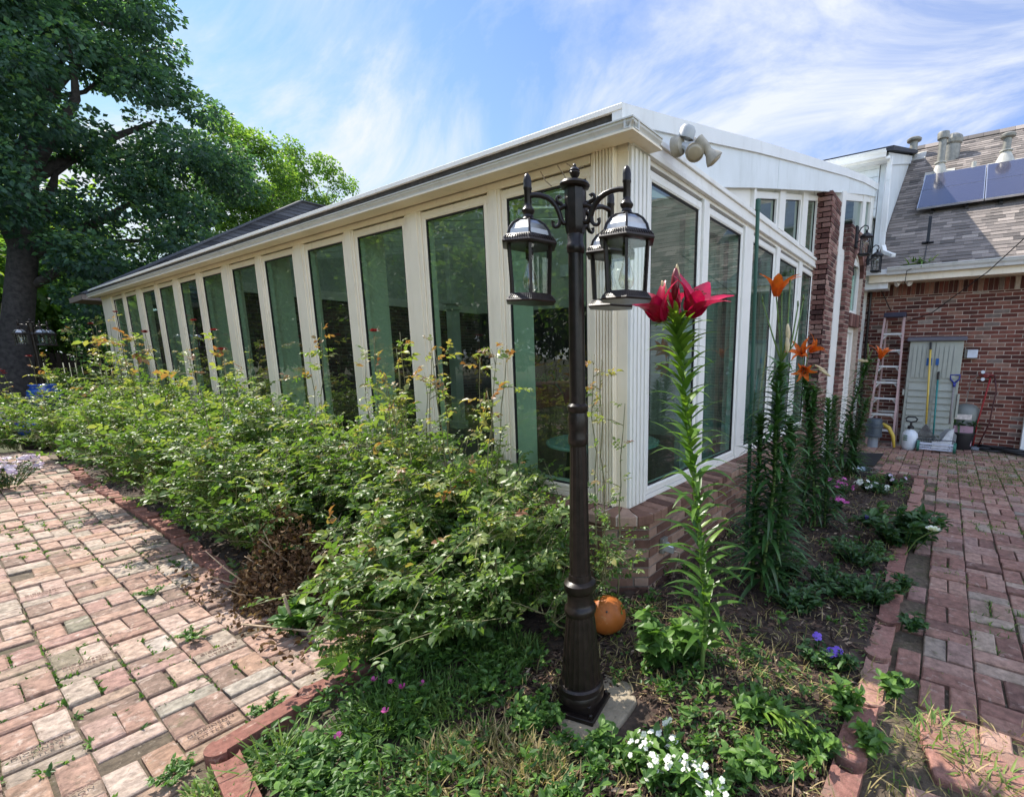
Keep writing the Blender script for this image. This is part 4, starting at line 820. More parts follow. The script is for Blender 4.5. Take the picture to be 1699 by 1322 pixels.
# step ladder
a0, a1 = gp(1436, 737), gp(1482, 738); top = pl(1490, 516, 0, 9.92); t = thing('step_ladder', 'tall folding step ladder with pink rails and white treads leaning at the brick wall', 'ladder', (9.7, .8, 0))
pink = simple('faded_pink_fibreglass', (.46,.31,.29), .6, var=.12); tread = simple('ladder_tread', (.62,.62,.60), .5, .3)
yb0, yb1 = a0[1], a1[1]; zt0 = vz(np.array([9.8, .85, 0]), 1490, 520); ym = (yb0+yb1)/2 - .02; xt = 9.93
for sgn, yb in ((1, yb0), (-1, yb1)):
    mb = MB(); mb.bar((9.62, yb, 0), (xt-.05, ym+sgn*.15, zt0-.06), .03, .07, up=(1,0,0)); mb.build('rail', pink, t)
    mb = MB(); mb.bar((10.08, yb-sgn*.03-.05, 0), (xt+.05, ym+sgn*.12, zt0-.10), .025, .05, up=(1,0,0)); mb.build('back_leg', pink, t)
for k in range(7):
    f = (k+1)/8.0; z = (zt0-.05)*f; xx = 9.62+(xt-.05-9.62)*f; h0, h1 = yb0+(ym+.15-yb0)*f, yb1+(ym-.15-yb1)*f
    mb = MB(); mb.box(xx-.01, xx+.075, h1, h0, z-.03, z)
    mb.bar((xx+.03,h0-.0,z-.10),(xx+.03,h0-.07,z-.02), .008,.03); mb.bar((xx+.03,h1,z-.10),(xx+.03,h1+.07,z-.02), .008,.03); mb.build('tread', tread, t)
mb = MB(); mb.box(xt-.12, xt+.10, ym-.17, ym+.17, zt0-.06, zt0+.02); mb.build('top_cap', simple('dark_blue_cap', (.025,.022,.045), .5), t, bevel=.008)
for f in (.25,.5,.72):
    mb = MB(); z = (zt0)*f; mb.bar((10.06-.1*f, yb1+.02, z), (10.06-.1*f, yb0-.1, z), .03, .02); mb.build('back_brace', tread, t)
# storage shed
sh = simple('sage_shed_plastic', (.36,.37,.31), .55, var=.07); shd = simple('shed_trim', (.11,.105,.125), .55)
t = thing('storage_shed', 'tall narrow sage green storage shed with two doors against the brick wall', 'storage shed', (9.95, .19, 0))
xf = 9.93; y0, y1, zs = .580, -.200, 1.845
mb = MB(); mb.box(xf+.02, 10.185, y1, y0, .02, zs); mb.box(xf-.0, 10.18, y1+.004, y0-.004, .0, .05); mb.build('cabinet', sh, t, bevel=.01)
mb = MB(); mb.hexa([(xf-.05,y1-.04,zs-.01),(10.185,y1-.04,zs+.02),(10.185,y0+.04,zs+.02),(xf-.05,y0+.04,zs-.01),(xf-.05,y1-.04,zs+.045),(10.185,y1-.04,zs+.075),(10.185,y0+.04,zs+.075),(xf-.05,y0+.04,zs+.045)]); mb.build('lid', shd, t, bevel=.008)
ymid = .19
for nm, ya, yb in (('door', ymid+.008, y0-.012), ('door', y1+.012, ymid-.008)):
    mb = MB(); mb.box(xf, xf+.02, ya, yb, .06, zs-.02); d = yb - ya
    mb.box(xf-.012, xf, ya+.03, yb-.03, 1.14, 1.17); 
    for k in range(9): mb.hexa([(xf-.026,ya+.045,.10+k*.112),(xf,ya+.045,.10+k*.112),(xf,yb-.045,.10+k*.112),(xf-.026,yb-.045,.10+k*.112),(xf-.001,ya+.045,.205+k*.112),(xf,ya+.045,.205+k*.112),(xf,yb-.045,.205+k*.112),(xf-.001,yb-.045,.205+k*.112)])
    for k in range(4): mb.box(xf-.014, xf, ya+.05+k*(d-.1)/4+.007, ya+.05+(k+1)*(d-.1)/4-.007, 1.21, 1.74)
    mb.build(nm, sh, t)
mb = MB(); mb.box(xf-.020, xf-.014, .30, .22, 1.42, 1.55); mb.box(xf-.020, xf-.014, .165, .12, 1.43, 1.54); mb.build('blue_tape', simple('blue_tape', (.01,.09,.30), .6), t)
mb = MB(); mb.box(xf-.03, xf-.005, y0-.0, y0+.03, .9, 1.0); mb.build('hinge', sh, t); mb = MB(); mb.box(xf-.02, xf+.03, y1-.035, y1-.004, .55, .95); mb.build('latch', sh, t)
# garden sprayer
p = gp(1507, 745); p[2] = 0; t = thing('pump_sprayer', 'white pump sprayer bottle with black handle in front of the shed', 'sprayer', p)
ws = simple('translucent_white_plastic', (.62,.66,.70), .4, var=.06); bk = simple('black_plastic', (.015,.015,.017), .45)
mb = MB(); mb.lathe([(.085,0),(.095,.01),(.118,.06),(.122,.22),(.112,.28),(.075,.325),(.04,.34),(.04,.36)], 24, p); mb.build('tank', ws, t, smooth=True)
mb = MB(); mb.lathe([(.05,.355),(.05,.40),(.03,.41),(.018,.42),(.018,.47)], 16, p); mb.tube([p+Z*.47, p+Y*.07+Z*.49, p+Y*.085+Z*.53, p+Y*.05+Z*.56, p-Y*.05+Z*.56, p-Y*.085+Z*.53, p-Y*.07+Z*.49, p+Z*.47], .014, 8); mb.build('pump_handle', bk, t, smooth=True)
mb = MB()
for k in range(3): mb.box(p[0]-.124, p[0]-.105, p[1]+.03, p[1]+.09, .17+k*.035, .185+k*.035)
mb.build('label_bars', simple('dark_green_print', (.02,.09,.05), .6), t)
# leaf rake (yellow handle), teal hoe, blue shovel
p0, p1 = hx(1535,735,9.68), hx(1544,580,9.89); p0[2] = .03; t = thing('leaf_rake', 'leaf rake with a long yellow handle standing tines down before the shed', 'rake', p0)
pm = p0 + (p1-p0)*.24; mb = MB(); mb.tube([pm, p1], .016, 10); mb.build('handle', simple('yellow_handle', (.62,.44,.08), .5), t, smooth='all')
mb = MB(); mb.tube([p1-(p1-p0)*.0, p1+(p1-p0)*.075], .019, 10); mb.build('grip', bk, t)
mb = MB(); 
for k in range(15):
    f = (k-7)/7; e = p0 + Y*f*.25 - X*.02*abs(f) + Z*(.02*abs(f)); mb.tube([pm, pm*.5+e*.5+X*-.01, e, e - X*.04 - Z*.02], .005, 5)
mb.bar(pm*.45+p0*.55+Y*.14, pm*.45+p0*.55-Y*.14, .014, .014); mb.build('tines', simple('grey_tines', (.10,.09,.085), .6), t)
p0, p1 = hx(1549,722,9.78), hx(1556,630,9.89); t = thing('garden_hoe', 'thin teal handled garden tool leaning on the shed to the right of the rake', 'garden tool', p0*np.array([1,1,0]))
p0[2] = .05; mb = MB(); mb.tube([p0, p1], .014, 8); mb.build('handle', simple('teal_handle', (.02,.20,.19), .5), t, smooth='all'); mb = MB(); mb.tube([p1, p1+Z*.14], .018, 8); mb.build('grip', bk, t); mb = MB(); mb.box(p0[0]-.06, p0[0]+.01, p0[1]-.07, p0[1]+.07, .01, .05); mb.build('blade', M['galv'], t)
p0, p1 = hx(1573,725,9.70), hx(1583,640,9.89); p0[2] = .02; t = thing('shovel', 'steel shovel with a blue D handle leaning against the right shed door', 'shovel', p0*np.array([1,1,0]))
sh0 = p0 + (p1-p0)*.40; mb = MB(); mb.tube([sh0, p1], .017, 8); mb.build('shaft', simple('grey_wood', (.24,.22,.21), .7), t, smooth='all')
e = nrm(p1-p0); mb = MB(); mb.tube([p1-e*.02, p1+e*.05], .022, 8); mb.tube([p1+e*.04, p1+e*.11+Y*.06, p1+e*.18+Y*.065, p1+e*.185-Y*.065, p1+e*.11-Y*.06, p1+e*.04], .013, 8); mb.build('handle', simple('blue_handle', (.02,.03,.22), .5), t, smooth='all')
mb = MB(); P8 = [(-.11,.02),(-.12,.25),(-.05,.34),(0,.36),(.05,.34),(.12,.25),(.11,.02),(0,-.02)]; mb.prism([p0 + Y*a + e*b - X*.01 for a, b in P8], -X*.012); mb.build('blade', simple('worn_steel', (.20,.20,.20), .5, .3), t)
# lawn aerator with green end wheels
p = gp(1550, 750); t = thing('rolling_aerator', 'low wheeled lawn spreader with green end caps on the terrace before the shed', 'garden tool', p)
mb = MB(); c0, c1 = p + Y*.24 + Z*.09, p - Y*.27 + Z*.09
for k in range(8):
    a = 2*math.pi*k/8; o = np.array([math.cos(a)*.055, 0, math.sin(a)*.055]); mb.tube([c0+o, c1+o], .006, 5)
mb.build('drum', M['alu'], t); mb = MB(); mb.lathe([(.09,-.02),(.09,.02)], 18, c0, Y); mb.lathe([(.09,-.02),(.09,.02)], 18, c1, Y); mb.build('wheel', simple('green_plastic', (.03,.14,.10), .5), t, bevel=.005)
mb = MB(); mb.tube([c0+Z*.09, c0+Z*.11+Y*.03, p+Z*.20+Y*.22, p+Z*.21-Y*.25, c1+Z*.10], .008, 6); mb.build('frame', bk, t)
mb = MB(); mb.box(p[0]+.02, p[0]+.10, p[1]-.20, p[1]+.05, .04, .17); mb.prism([p+np.array(q) for q in ((.13,-.22,.0),(.13,.02,.0),(.20,-.16,.34),(.20,-.24,.40))], X*.02); mb.build('sack', simple('white_crumpled_sack', (.55,.54,.53), .7, var=.25, scale=14, bmp=.8), t, bevel=.02)
# black tub with seed bag, pink box and grey cap
p = gp(1592, 744); t = thing('black_tub', 'black plastic tub on the terrace right of the shovel', 'tub', p)
mb = MB(); mb.lathe([(.15,0),(.165,.02),(.185,.26),(.20,.27),(.20,.30),(.175,.30),(.155,.04)], 24, p); mb.build('tub', bk, t, smooth=True)
mb = MB(); mb.tube([p+Y*.19+Z*.29, p+Y*.15-X*.12+Z*.22, p-Y*.15-X*.12+Z*.22, p-Y*.19+Z*.29], .006, 6); mb.build('bail', bk, t)
q = p + Z*.29; mb = MB(); mb.box(q[0]-.10, q[0]+.10, q[1]-.15, q[1]+.13, q[2]-.22, q[2]+.12); tag(mb.build('pink_box', simple('pink_carton', (.42,.25,.30), .6), loc=q, bevel=.01), 'pink carton standing in the black tub', 'box')
q2 = p + Z*.42; mb = MB(); rr = random.Random(2)
V, F, T = strap_block(np.array([q2 + np.array([rr.uniform(-.12,.12), rr.uniform(-.17,.17), rr.uniform(0,.05)]) for _ in range(90)]), rand_dirs(90, .3), .14, .035, RNG.random(90), .6)
mb.arrays(V, F, T); tag(mb.build('plant_scraps', M['herb_dark'], loc=q2), 'dark green plant scraps heaped on the pink carton', 'garden waste')
q3 = p + np.array([.13, -.02, .50]); t = thing('grey_hood', 'grey rounded plastic bin with a white paper label propped behind the black tub', 'bin', q3*np.array([1,1,0]))
mb = MB(); mb.lathe([(.17,-.48),(.20,-.02),(.205,.10),(.19,.19),(.14,.25),(.05,.275),(.002,.277)], 24, q3); mb.build('bin', simple('grey_green_plastic', (.16,.17,.155), .5), t, smooth=True)
mb = MB(); mb.obox(q3 + np.array([-.206,.03,.06]), Y, X, Z, .24, .006, .09); mb.build('paper_label', simple('paper_label', (.62,.55,.50), .8, var=.3, scale=20), t)
# hose coils, hose tap
def coil(c, r0, r1, n, rad, mat, name, label, cat, wob=.012, seed=1):
    rr = random.Random(seed); pts = []
    for k in range(n*20):
        a = 2*math.pi*k/20; r = r0 + (r1-r0)*((k/20/n*7.3) % 1) + rr.gauss(0, wob*.5); pts.append(c + np.array([r*math.cos(a)*.8, r*math.sin(a), rad + .012*(k/20) + rr.gauss(0,.003)]))
    mb = MB(); mb.tube(pts, rad, 6); return tag(mb.build(name, mat, loc=c, smooth='all'), label, cat)
coil(gp(1622, 745), .14, .22, 4, .010, simple('grey_hose', (.22,.23,.26), .5), 'garden_hose', 'thin grey hose coiled flat beside the black tub', 'hose')
c = gp(1665, 752); rr = random.Random(4); mb = MB()
for s in range(7):
    pts = [c + np.array([.12*math.sin(k*.9+s)+rr.gauss(0,.03)+.12 - k*.05 + .02*s, .42-k*.13+rr.gauss(0,.02), .03+.025*(s%3)]) for k in range(8)]; mb.tube(pts, .017, 6)
tag(mb.build('black_hose', bk, loc=c, smooth='all'), 'tangle of thick black hose along the foot of the brick wall at the right', 'hose')
v = pl(1636, 622, 0, 10.16); t = thing('hose_tap', 'red hose tap with hanging red and black hoses on the brick wall', 'hose tap', v); red = simple('red_hose', (.30,.012,.015), .5)
mb = MB(); mb.lathe([(.03,-.0),(.03,.07),(.045,.075),(.045,.09),(.015,.095)], 12, v, -X); mb.lathe([(.018,-.10),(.018,.10)], 10, v - X*.05, Y); mb.build('tap', simple('red_metal', (.16,.02,.02), .4), t)
mb = MB(); mb.lathe([(.028,-.02),(.028,.02)], 12, v - X*.09 + Y*.05 + Z*.05, X); mb.lathe([(.028,-.02),(.028,.02)], 12, v - X*.09 + Y*.04 - Z*.07, X); mb.build('tap_knob', ws, t)
mb = MB(); mb.tube([v-X*.06-Y*.06-Z*.05, v-X*.10-Y*.03-Z*.3, v-X*.09+Y*.03-Z*.8, v-X*.08+Y*.05-Z*1.2], .012, 6); mb.build('red_hose', red, t, smooth='all')
mb = MB(); mb.tube([v-X*.06-Y*.11-Z*.0, v-X*.10-Y*.16-Z*.25, v-X*.09-Y*.13-Z*.8, v-X*.08-Y*.02-Z*1.22], .011, 6); mb.build('dark_hose', simple('dark_red_hose', (.06,.01,.012), .5), t, smooth='all')
mb = MB(); mb.tube([v-X*.04+Y*.10, v-X*.04+Y*.20-Z*.12, v-X*.04+Y*.22-Z*.5], .006, 6); mb.build('thin_pipe', M['galv'], t)
u = pl(1611, 587, 0, 10.185); t = thing('utility_box', 'small white utility box fixed to the brick wall above the hose tap', 'utility box', u)
mb = MB(); mb.box(u[0]-.05, u[0]+.01, u[1]-.095, u[1]+.095, u[2]-.075, u[2]+.075); mb.build('box', M['galv'], t, bevel=.01); mb = MB(); mb.box(u[0]-.075, u[0]-.05, u[1]-.09, u[1]+.055, u[2]-.07, u[2]+.065); mb.build('cover', simple('white_cover', (.60,.63,.68), .5), t, bevel=.008)
# pails under the ladder, black mat, pet bowl
for px, py, h, r, c, lab in ((1447,742,.20,.085,(.17,.19,.21),'grey pail standing upside down in front of the ladder'),):
    p = gp(px, py); t = thing('bucket_stack', 'stack of dark blue grey buckets turned upside down before the ladder', 'buckets', p)
    mb = MB(); mb.lathe([(r,0),(r*.95,.20),(r*.7,.21)], 20, p); mb.build('bucket', simple('light_grey_plastic', (.20,.22,.25), .5), t, smooth=True)
    mb = MB(); mb.lathe([(.135,.19),(.138,.23),(.128,.24),(.125,.36),(.138,.365),(.138,.41),(.12,.415),(.118,.50),(.11,.51),(.02,.515)], 24, p); mb.build('bucket', simple('slate_plastic', (.045,.06,.075), .5), t, smooth=True)
p = gp(1470, 745); mb = MB(); mb.tube([p+np.array([.1,.10,.42]), p+np.array([.1,-.0,.36]), p+np.array([.08,-.08,.22]), p+np.array([.08,-.11,.03])], [.03,.035,.032,.02], 8); tag(mb.build('yellow_hose_end', simple('yellow_plastic', (.50,.36,.05), .5), loc=p, smooth='all'), 'curved yellow plastic pipe between the ladder legs', 'pipe')
mq = [gp(*q) for q in ((1392,752),(1466,755),(1451,775),(1384,771))]; mb = MB(); mb.prism([q*np.array([1,1,0])+Z*.014 for q in mq], Z*.014); tag(mb.build('door_mat', simple('black_rubber', (.008,.009,.011), .75), loc=mq[0], bevel=.004), 'black rubber door mat on the terrace bricks', 'door mat')
p = gp(1432, 790); t = thing('pet_bowl', 'shiny steel pet bowl in front of the black door mat', 'bowl', p); mb = MB(); mb.lathe([(.13,0),(.145,.01),(.165,.085),(.185,.092),(.185,.10),(.16,.10),(.13,.03),(.001,.025)], 28, p); mb.build('bowl', simple('steel', (.55,.55,.54), .22, .9), t, smooth=True)
# ------------------------------------------------------------------ on the house roof
def vent(nm, label, px, py, h, r, cone=None, cap='flat', ch=.2):
    p = on_roof(px, py); t = thing(nm, label, 'roof vent', p)
    mb = MB(); mb.lathe([(r,-.25),(r,h)], 16, p); mb.build('pipe', M['galv'], t, smooth=True)
    mb = MB()
    if cap == 'flat': mb.lathe([(r*1.1,h-.09),(r*1.8,h-.07),(r*1.9,h-.03),(r*1.5,h+.0),(.01,h+.02)], 18, p)
    else: mb.lathe([(r*1.2,h-.12),(r*1.5,h-.11),(r*1.6,h-.01),(r*1.5,h+.02),(.01,h+.025)], 18, p)
    mb.build('cap', M['galv'], t, smooth=True)
    if cone:
        mb = MB(); mb.lathe([(cone*1.35,-.25),(cone*.95,.0),(r*1.15,ch),(r*1.6,ch+.01),(r*1.6,ch+.03),(r,ch+.04)], 18, p); mb.build('cone_flashing', M['lead'], t, smooth=True)
    mb = MB(); mb.obox(p + sd*.0 + sn*.012, Y, sd, sn, .55, .5, .012); mb.build('flashing', M['lead'], t)
vent('vent_pipe', 'short round capped roof vent at the peak beside the white dormer', 1514, 262, .43, .085)
vent('vent_pipe', 'tall metal flue pipe with a cone flashing at the top of the left solar panel', 1558, 291, .82, .072, .16, 'drum', .22)
vent('vent_pipe', 'flue pipe with a wide pale cone flashing above the right solar panel', 1666, 276, .60, .070, .21, 'flat', .26)
p = on_roof(1577, 262); t = thing('turbine_vent', 'round finned turbine roof vent behind the tall flue pipe', 'turbine vent', p)
mb = MB(); mb.lathe([(.17,-.3),(.17,.24)], 20, p); mb.build('collar', M['galv'], t, smooth=True)
mb = MB(); mb.lathe([(.165,.24),(.195,.28),(.205,.35),(.19,.42),(.12,.47),(.02,.485)], 32, p, flute=1); mb.build('turbine', M['galv'], t)
p = on_roof(1614, 290); t = thing('pipe_boot', 'low pale pipe boot between the turbine vent and the right flue', 'roof vent', p); mb = MB(); mb.lathe([(.14,-.1),(.06,.13),(.045,.14),(.045,.24),(.01,.245)], 14, p); mb.build('boot', M['lead'], t, smooth=True); mb = MB(); mb.obox(p+sn*.012, Y, sd, sn, .40, .34, .012); mb.build('flashing', M['lead'], t)
c00, c01 = on_roof(1523.6, 358.3), on_roof(1538.3, 303.3)
for i, lab in enumerate(('left solar panel on the grey shingle roof next to the dormer', 'right solar panel on the grey shingle roof cut by the photo edge')):
    o = np.array([11.46, .80 - i*1.055, EZ + RS*(11.46-EXH)]) + sn*.12; t = thing('solar_panel', lab, 'solar panel', o)
    mb = MB(); mb.hexa([o, o-Y*1.04, o-Y*1.04+sd*1.73, o+sd*1.73, o+sn*.035, o-Y*1.04+sn*.035, o-Y*1.04+sd*1.73+sn*.035, o+sd*1.73+sn*.035]); mb.build('panel_frame', M['alu'], t)
    mb = MB(); e = .014
    for k in range(2): a = o + sn*.0365 - Y*e + sd*(e + k*.8575); mb.hexa([q + sn*w for w in (0,.002) for q in (a, a-Y*(1.04-2*e), a-Y*(1.04-2*e)+sd*.843, a+sd*.843)])
    mb.build('cells', M['panel'], t)
    mb = MB()
    for u_ in (.25,.80): mb.bar(o-Y*u_-sn*.12, o-Y*u_+sd*1.7-sn*.12, .05, .09, up=tuple(sn))
    mb.build('mounting_rail', M['grime'], t)
p = on_roof(1539, 405); t = thing('roof_antenna', 'small black antenna bracket on the shaded shingles below the solar panel', 'antenna', p); mb = MB(); mb.bar(p+sn*.03, p+sd*.02+Z*.42+sn*.03, .05, .03); mb.tube([p-Y*.09+sn*.02, p+Y*.09+sn*.03], .022, 6); mb.tube([p+sn*.03-sd*.03, p+sn*.10-sd*.08], .02, 6); mb.build('bracket', M['metal_black'], t)
mb = MB(); wa = [on_roof(1538,408)+sn*.02, on_roof(1532,440)+sn*.02, np.array([9.60,.72,2.98]), np.array([9.70,.74,2.80])]; mb.tube(wa, .007, 5); mb.build('wire', M['metal_black'], t)
w0, w1 = pl(1699, 396, 0, 9.0), pl(1545, 520, 0, 10.1); wm = pl(1640, 450, 0, 9.6)
tag((lambda m: (m.tube([w0 + (w0-wm)*.8, w0, wm, w1, w1 + np.array([0,.35,-.12])], .008, 5), m.build('overhead_cable', M['metal_black'], loc=w0, smooth='all'))[1])(MB()), 'thin dark cable running from the gutter down across the brick wall', 'cable')
mb = MB(); q = [pl(1452,462,0,10.12), pl(1466,490,0,10.13), pl(1478,516,0,10.13)]; mb.tube(q, .008, 5); tag(mb.build('wall_cable', M['metal_black'], loc=q[0], smooth='all'), 'short dark cable hanging on the bricks above the ladder', 'cable')
for fl in ((1500,462),):
    p = pl(*fl, 0, 9.95); t = thing('eave_light', 'white twin lamp under the eave of the brick house', 'floodlight', p); mb = MB(); mb.lathe([(.05,0),(.05,.03)], 14, p - Z*.04)
    for s in (-1, 1): mb.lathe([(.02,-.05),(.045,.03),(.045,.06)], 14, p + Y*.07*s - Z*.07 - X*.03, (-.5,.5*s,-.5))
    mb.build('lamps', M['cool_white'], t, smooth=True)
# roof weed in the valley gutter
p = on_roof(1524, 437); 
V, F, T = strap_block(p + RNG.normal(size=(40,3))*(.05,.09,.01), rand_dirs(40, 1.0), .20, .03, RNG.random(40), .5); mb = MB(); mb.arrays(V, F, T); tag(mb.build('roof_weed', M['turf'], loc=p), 'tuft of green weed growing in the house gutter', 'weed')

# ------------------------------------------------------------------ fence and trees
t = thing('board_fence', 'dark dog eared board fence behind the rose bed at the far left', 'fence', (0, 29, 0)); mb = MB(); rr = random.Random(8)
x = -4.0
while x < 9:
    h = 1.62 + rr.gauss(0, .015); w = .135; o = rr.gauss(0,.008); mb.prism([(x,29+o,-.1),(x+w,29+o,-.1),(x+w,29+o,h-.05),(x+w-.035,29+o,h),(x+.035,29+o,h),(x,29+o,h-.05)], (0,.02,0), rr.random()); x += w + .022 + rr.random()*.012
mb.build('boards', M['fence'], t); mb = MB(); mb.box(-4,9,29.03,29.07,.3,.39); mb.box(-4,9,29.03,29.07,1.25,1.34); mb.build('rails', M['fence'], t)
def shade_hits(P):
    """ground point shaded by leaves at P"""
    return P[:, 1] - P[:, 2]*SUNV[1]/SUNV[2], P[:, 0] - P[:, 2]*SUNV[0]/SUNV[2]
SUN_EL = 50.0; SUNV = np.array([.02*math.cos(R_(SUN_EL)), math.cos(R_(SUN_EL)), math.sin(R_(SUN_EL))]); SUNV /= np.linalg.norm(SUNV)
def crown(name, parent, clumps, n_per, size, mat, flat=.55, keep=None):
    Ps, Ds, Ns, Ts = [], [], [], []
    for c, r in clumps:
        n = int(n_per * r * r); d = rand_dirs(n); rad = r * RNG.uniform(.45, 1.0, n)[:, None] ** .6; p = np.asarray(c) + d * rad * np.array([1, 1, flat])
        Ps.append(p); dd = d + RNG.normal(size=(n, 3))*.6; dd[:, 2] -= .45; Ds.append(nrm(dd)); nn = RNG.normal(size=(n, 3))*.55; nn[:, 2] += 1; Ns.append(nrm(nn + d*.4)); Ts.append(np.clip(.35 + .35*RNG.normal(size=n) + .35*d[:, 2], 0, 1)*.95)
    P, D, N, T = map(np.concatenate, (Ps, Ds, Ns, Ts))
    if keep is not None: k = keep(P); P, D, N, T = P[k], D[k], N[k], T[k]
    n = len(P); L = size * RNG.uniform(.6, 1.25, n); mb = MB(); mb.arrays(*diamond_block(P, D, N, L, L*.75, T)); return mb.build(name, mat, parent)
def limbs(mb, base, tips, r0, mid=None):
    for tp in tips:
        tp = np.asarray(tp, float); L = np.linalg.norm(tp-base); m = (base+tp)/2 + np.array([RNG.normal()*.08*L, RNG.normal()*.05*L, .12*L]); k = [base, base*.6+m*.4+Z*.0, m, m*.5+tp*.5+RNG.normal(size=3)*.04*L, tp]
        mb.tube(k, [r0, r0*.8, r0*.55, r0*.3, r0*.08], 8)
# big maple at the left
tb = pl(25, 650, 1, 25.0); tb[2] = -.05; big = thing('maple_tree', 'big dark maple tree with a thick trunk filling the upper left of the photo', 'tree', tb)
tr = lambda px, py, y=25.0: pl(px, py, 1, y)
mb = MB(); k0 = tb.copy(); k1, k2, k3, k4 = tr(27,560), tr(38,430), tr(42,300), tr(60,180)
mb.tube([k0-Z*.2, k0+Z*.5, k1, k2, k3, k4, tr(90,20)], [.60,.44,.36,.33,.29,.22,.13], 14)
limbs(mb, k2, [tr(150,250), tr(250,330,24), tr(-60,300)], .22); limbs(mb, k3, [tr(180,120), tr(260,200,26), tr(-40,100), tr(110,60,23)], .2); limbs(mb, k4, [tr(200,20,27), tr(260,80,24), tr(20,-60)], .16); limbs(mb, k2*.6+k1*.4, [tr(330,400,26), tr(200,430,24)], .16)
mb.build('trunk', M['bark'], big, smooth='all')
cl = []
def fill(poly, n, y0, y1, r0, r1, holes=()):
    xs = [p[0] for p in poly]; ys = [p[1] for p in poly]; out = []
    def inside(x, y):
        c = False; j = len(poly)-1
        for i in range(len(poly)):
            if (poly[i][1] > y) != (poly[j][1] > y) and x < (poly[j][0]-poly[i][0])*(y-poly[i][1])/(poly[j][1]-poly[i][1]) + poly[i][0]: c = not c
            j = i
        return c
    while len(out) < n:
        x, y = RNG.uniform(min(xs), max(xs)), RNG.uniform(min(ys), max(ys))
        if not inside(x, y) or any((x-a)**2/(q*q) + (y-b)**2/(w*w) < 1 for a, b, q, w in holes): continue
        out.append((pl(x, y, 1, RNG.uniform(y0, y1)), RNG.uniform(r0, r1)))
    return out
HOLES = [(70,285,58,48), (205,192,64,44), (105,138,54,44), (160,165,50,36), (288,195,44,40), (215,378,58,36), (250,424,50,30), (20,200,40,30), (150,300,40,28), (330,300,36,28), (60,60,38,28), (200,60,30,20), (350,380,30,24)]
crown_poly = [(-130,-90),(250,-90),(272,0),(262,60),(290,95),(270,120),(318,160),(345,190),(372,235),(405,262),(408,320),(330,420),(250,465),(150,500),(60,420),(40,330),(-130,420)]
cl = fill(crown_poly, 330, 21, 29, .45, 1.0, HOLES)
cl += [(tr(*q), .9) for q in ((180,120),(255,205,26),(150,250),(250,330,24),(110,60,23),(200,20,27),(255,80,24),(325,400,26),(200,430,24))]
def keep_big(P):
    gy, gx = shade_hits(P); bad = (gy < 8.5) & (gx < 2.45); return ~bad | (RNG.random(len(P)) < .12)
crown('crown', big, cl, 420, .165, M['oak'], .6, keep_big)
# lower dark foliage of a second tree left of the sunroom end
sb = pl(150, 640, 1, 27); sb[2] = 0; t2 = thing('understory_tree', 'dark leafy tree hanging over the fence between the maple trunk and the sunroom', 'tree', sb)
mb = MB(); mb.tube([sb, pl(155,520,1,27), pl(170,420,1,27)], [.14,.12,.08], 8); limbs(mb, pl(165,480,1,27), [pl(220,400,1,27), pl(110,450,1,27), pl(250,480,1,27)], .07); mb.build('trunk', M['bark'], t2, smooth='all')
crown('crown', t2, fill([(85,400),(260,380),(330,420),(300,480),(190,560),(180,590),(140,590),(120,520),(95,500)], 46, 23.5, 28, .5, .8), 300, .16, M['oak'], .7)
# sunlit yellow green trees behind the fence
for i, (px, py, y, n, poly, lab) in enumerate(((10,600,36,42,[(-80,420),(30,430),(30,600),(-80,600)],'bright yellow green tree left of the maple trunk behind the fence'), (90,600,37,60,[(40,440),(150,470),(200,560),(190,595),(60,585),(45,520)],'bright yellow green tree behind the fence and the far lamp post'))):
    b_ = pl(px, py, 1, y); b_[2] = 0; t = thing('sunlit_tree', lab, 'tree', b_); mb = MB(); mb.tube([b_, b_+Z*2.5, b_+Z*4.5+X*.3], [.2,.15,.06], 8); limbs(mb, b_+Z*2.5, [b_+Z*5+X*1.5, b_+Z*5-X*1.5, b_+Z*5+Y], .08); mb.build('trunk', M['bark'], t, smooth='all')
    crown('crown', t, fill(poly, n, y-2, y+2, .7, 1.2), 230, .20, M['oak_light'], .7)
# lighter trees beyond the roof
for px, y, poly, n, lab in ((430, 32, [(335,215),(350,190),(395,222),(440,236),(475,255),(490,330),(430,400),(330,410),(330,300)], 115, 'mid green tree showing above the hipped roof right of the maple'), (520, 36, [(455,265),(480,232),(505,275),(515,250),(540,262),(560,285),(588,305),(585,325),(540,345),(470,350),(440,330)], 58, 'sparse light green tree top over the peak of the hipped roof')):
    b_ = pl(px, 600, 1, y); b_[2] = 0; t = thing('shade_tree', lab, 'tree', b_); c0 = pl(px, 400, 1, y); mb = MB(); mb.tube([b_, c0, pl(px+3, 335, 1, y)], [.35,.20,.05], 9); limbs(mb, c0, [pl(px+a, b, 1, y) for a, b in ((-55,310),(-20,300),(25,312),(45,318),(0,305))], .11); mb.build('trunk', M['bark'], t, smooth='all')
    crown('crown', t, fill(poly, n, y-1.5, y+1.5, .38, .8), 420, .17, M['oak_light'], .8)

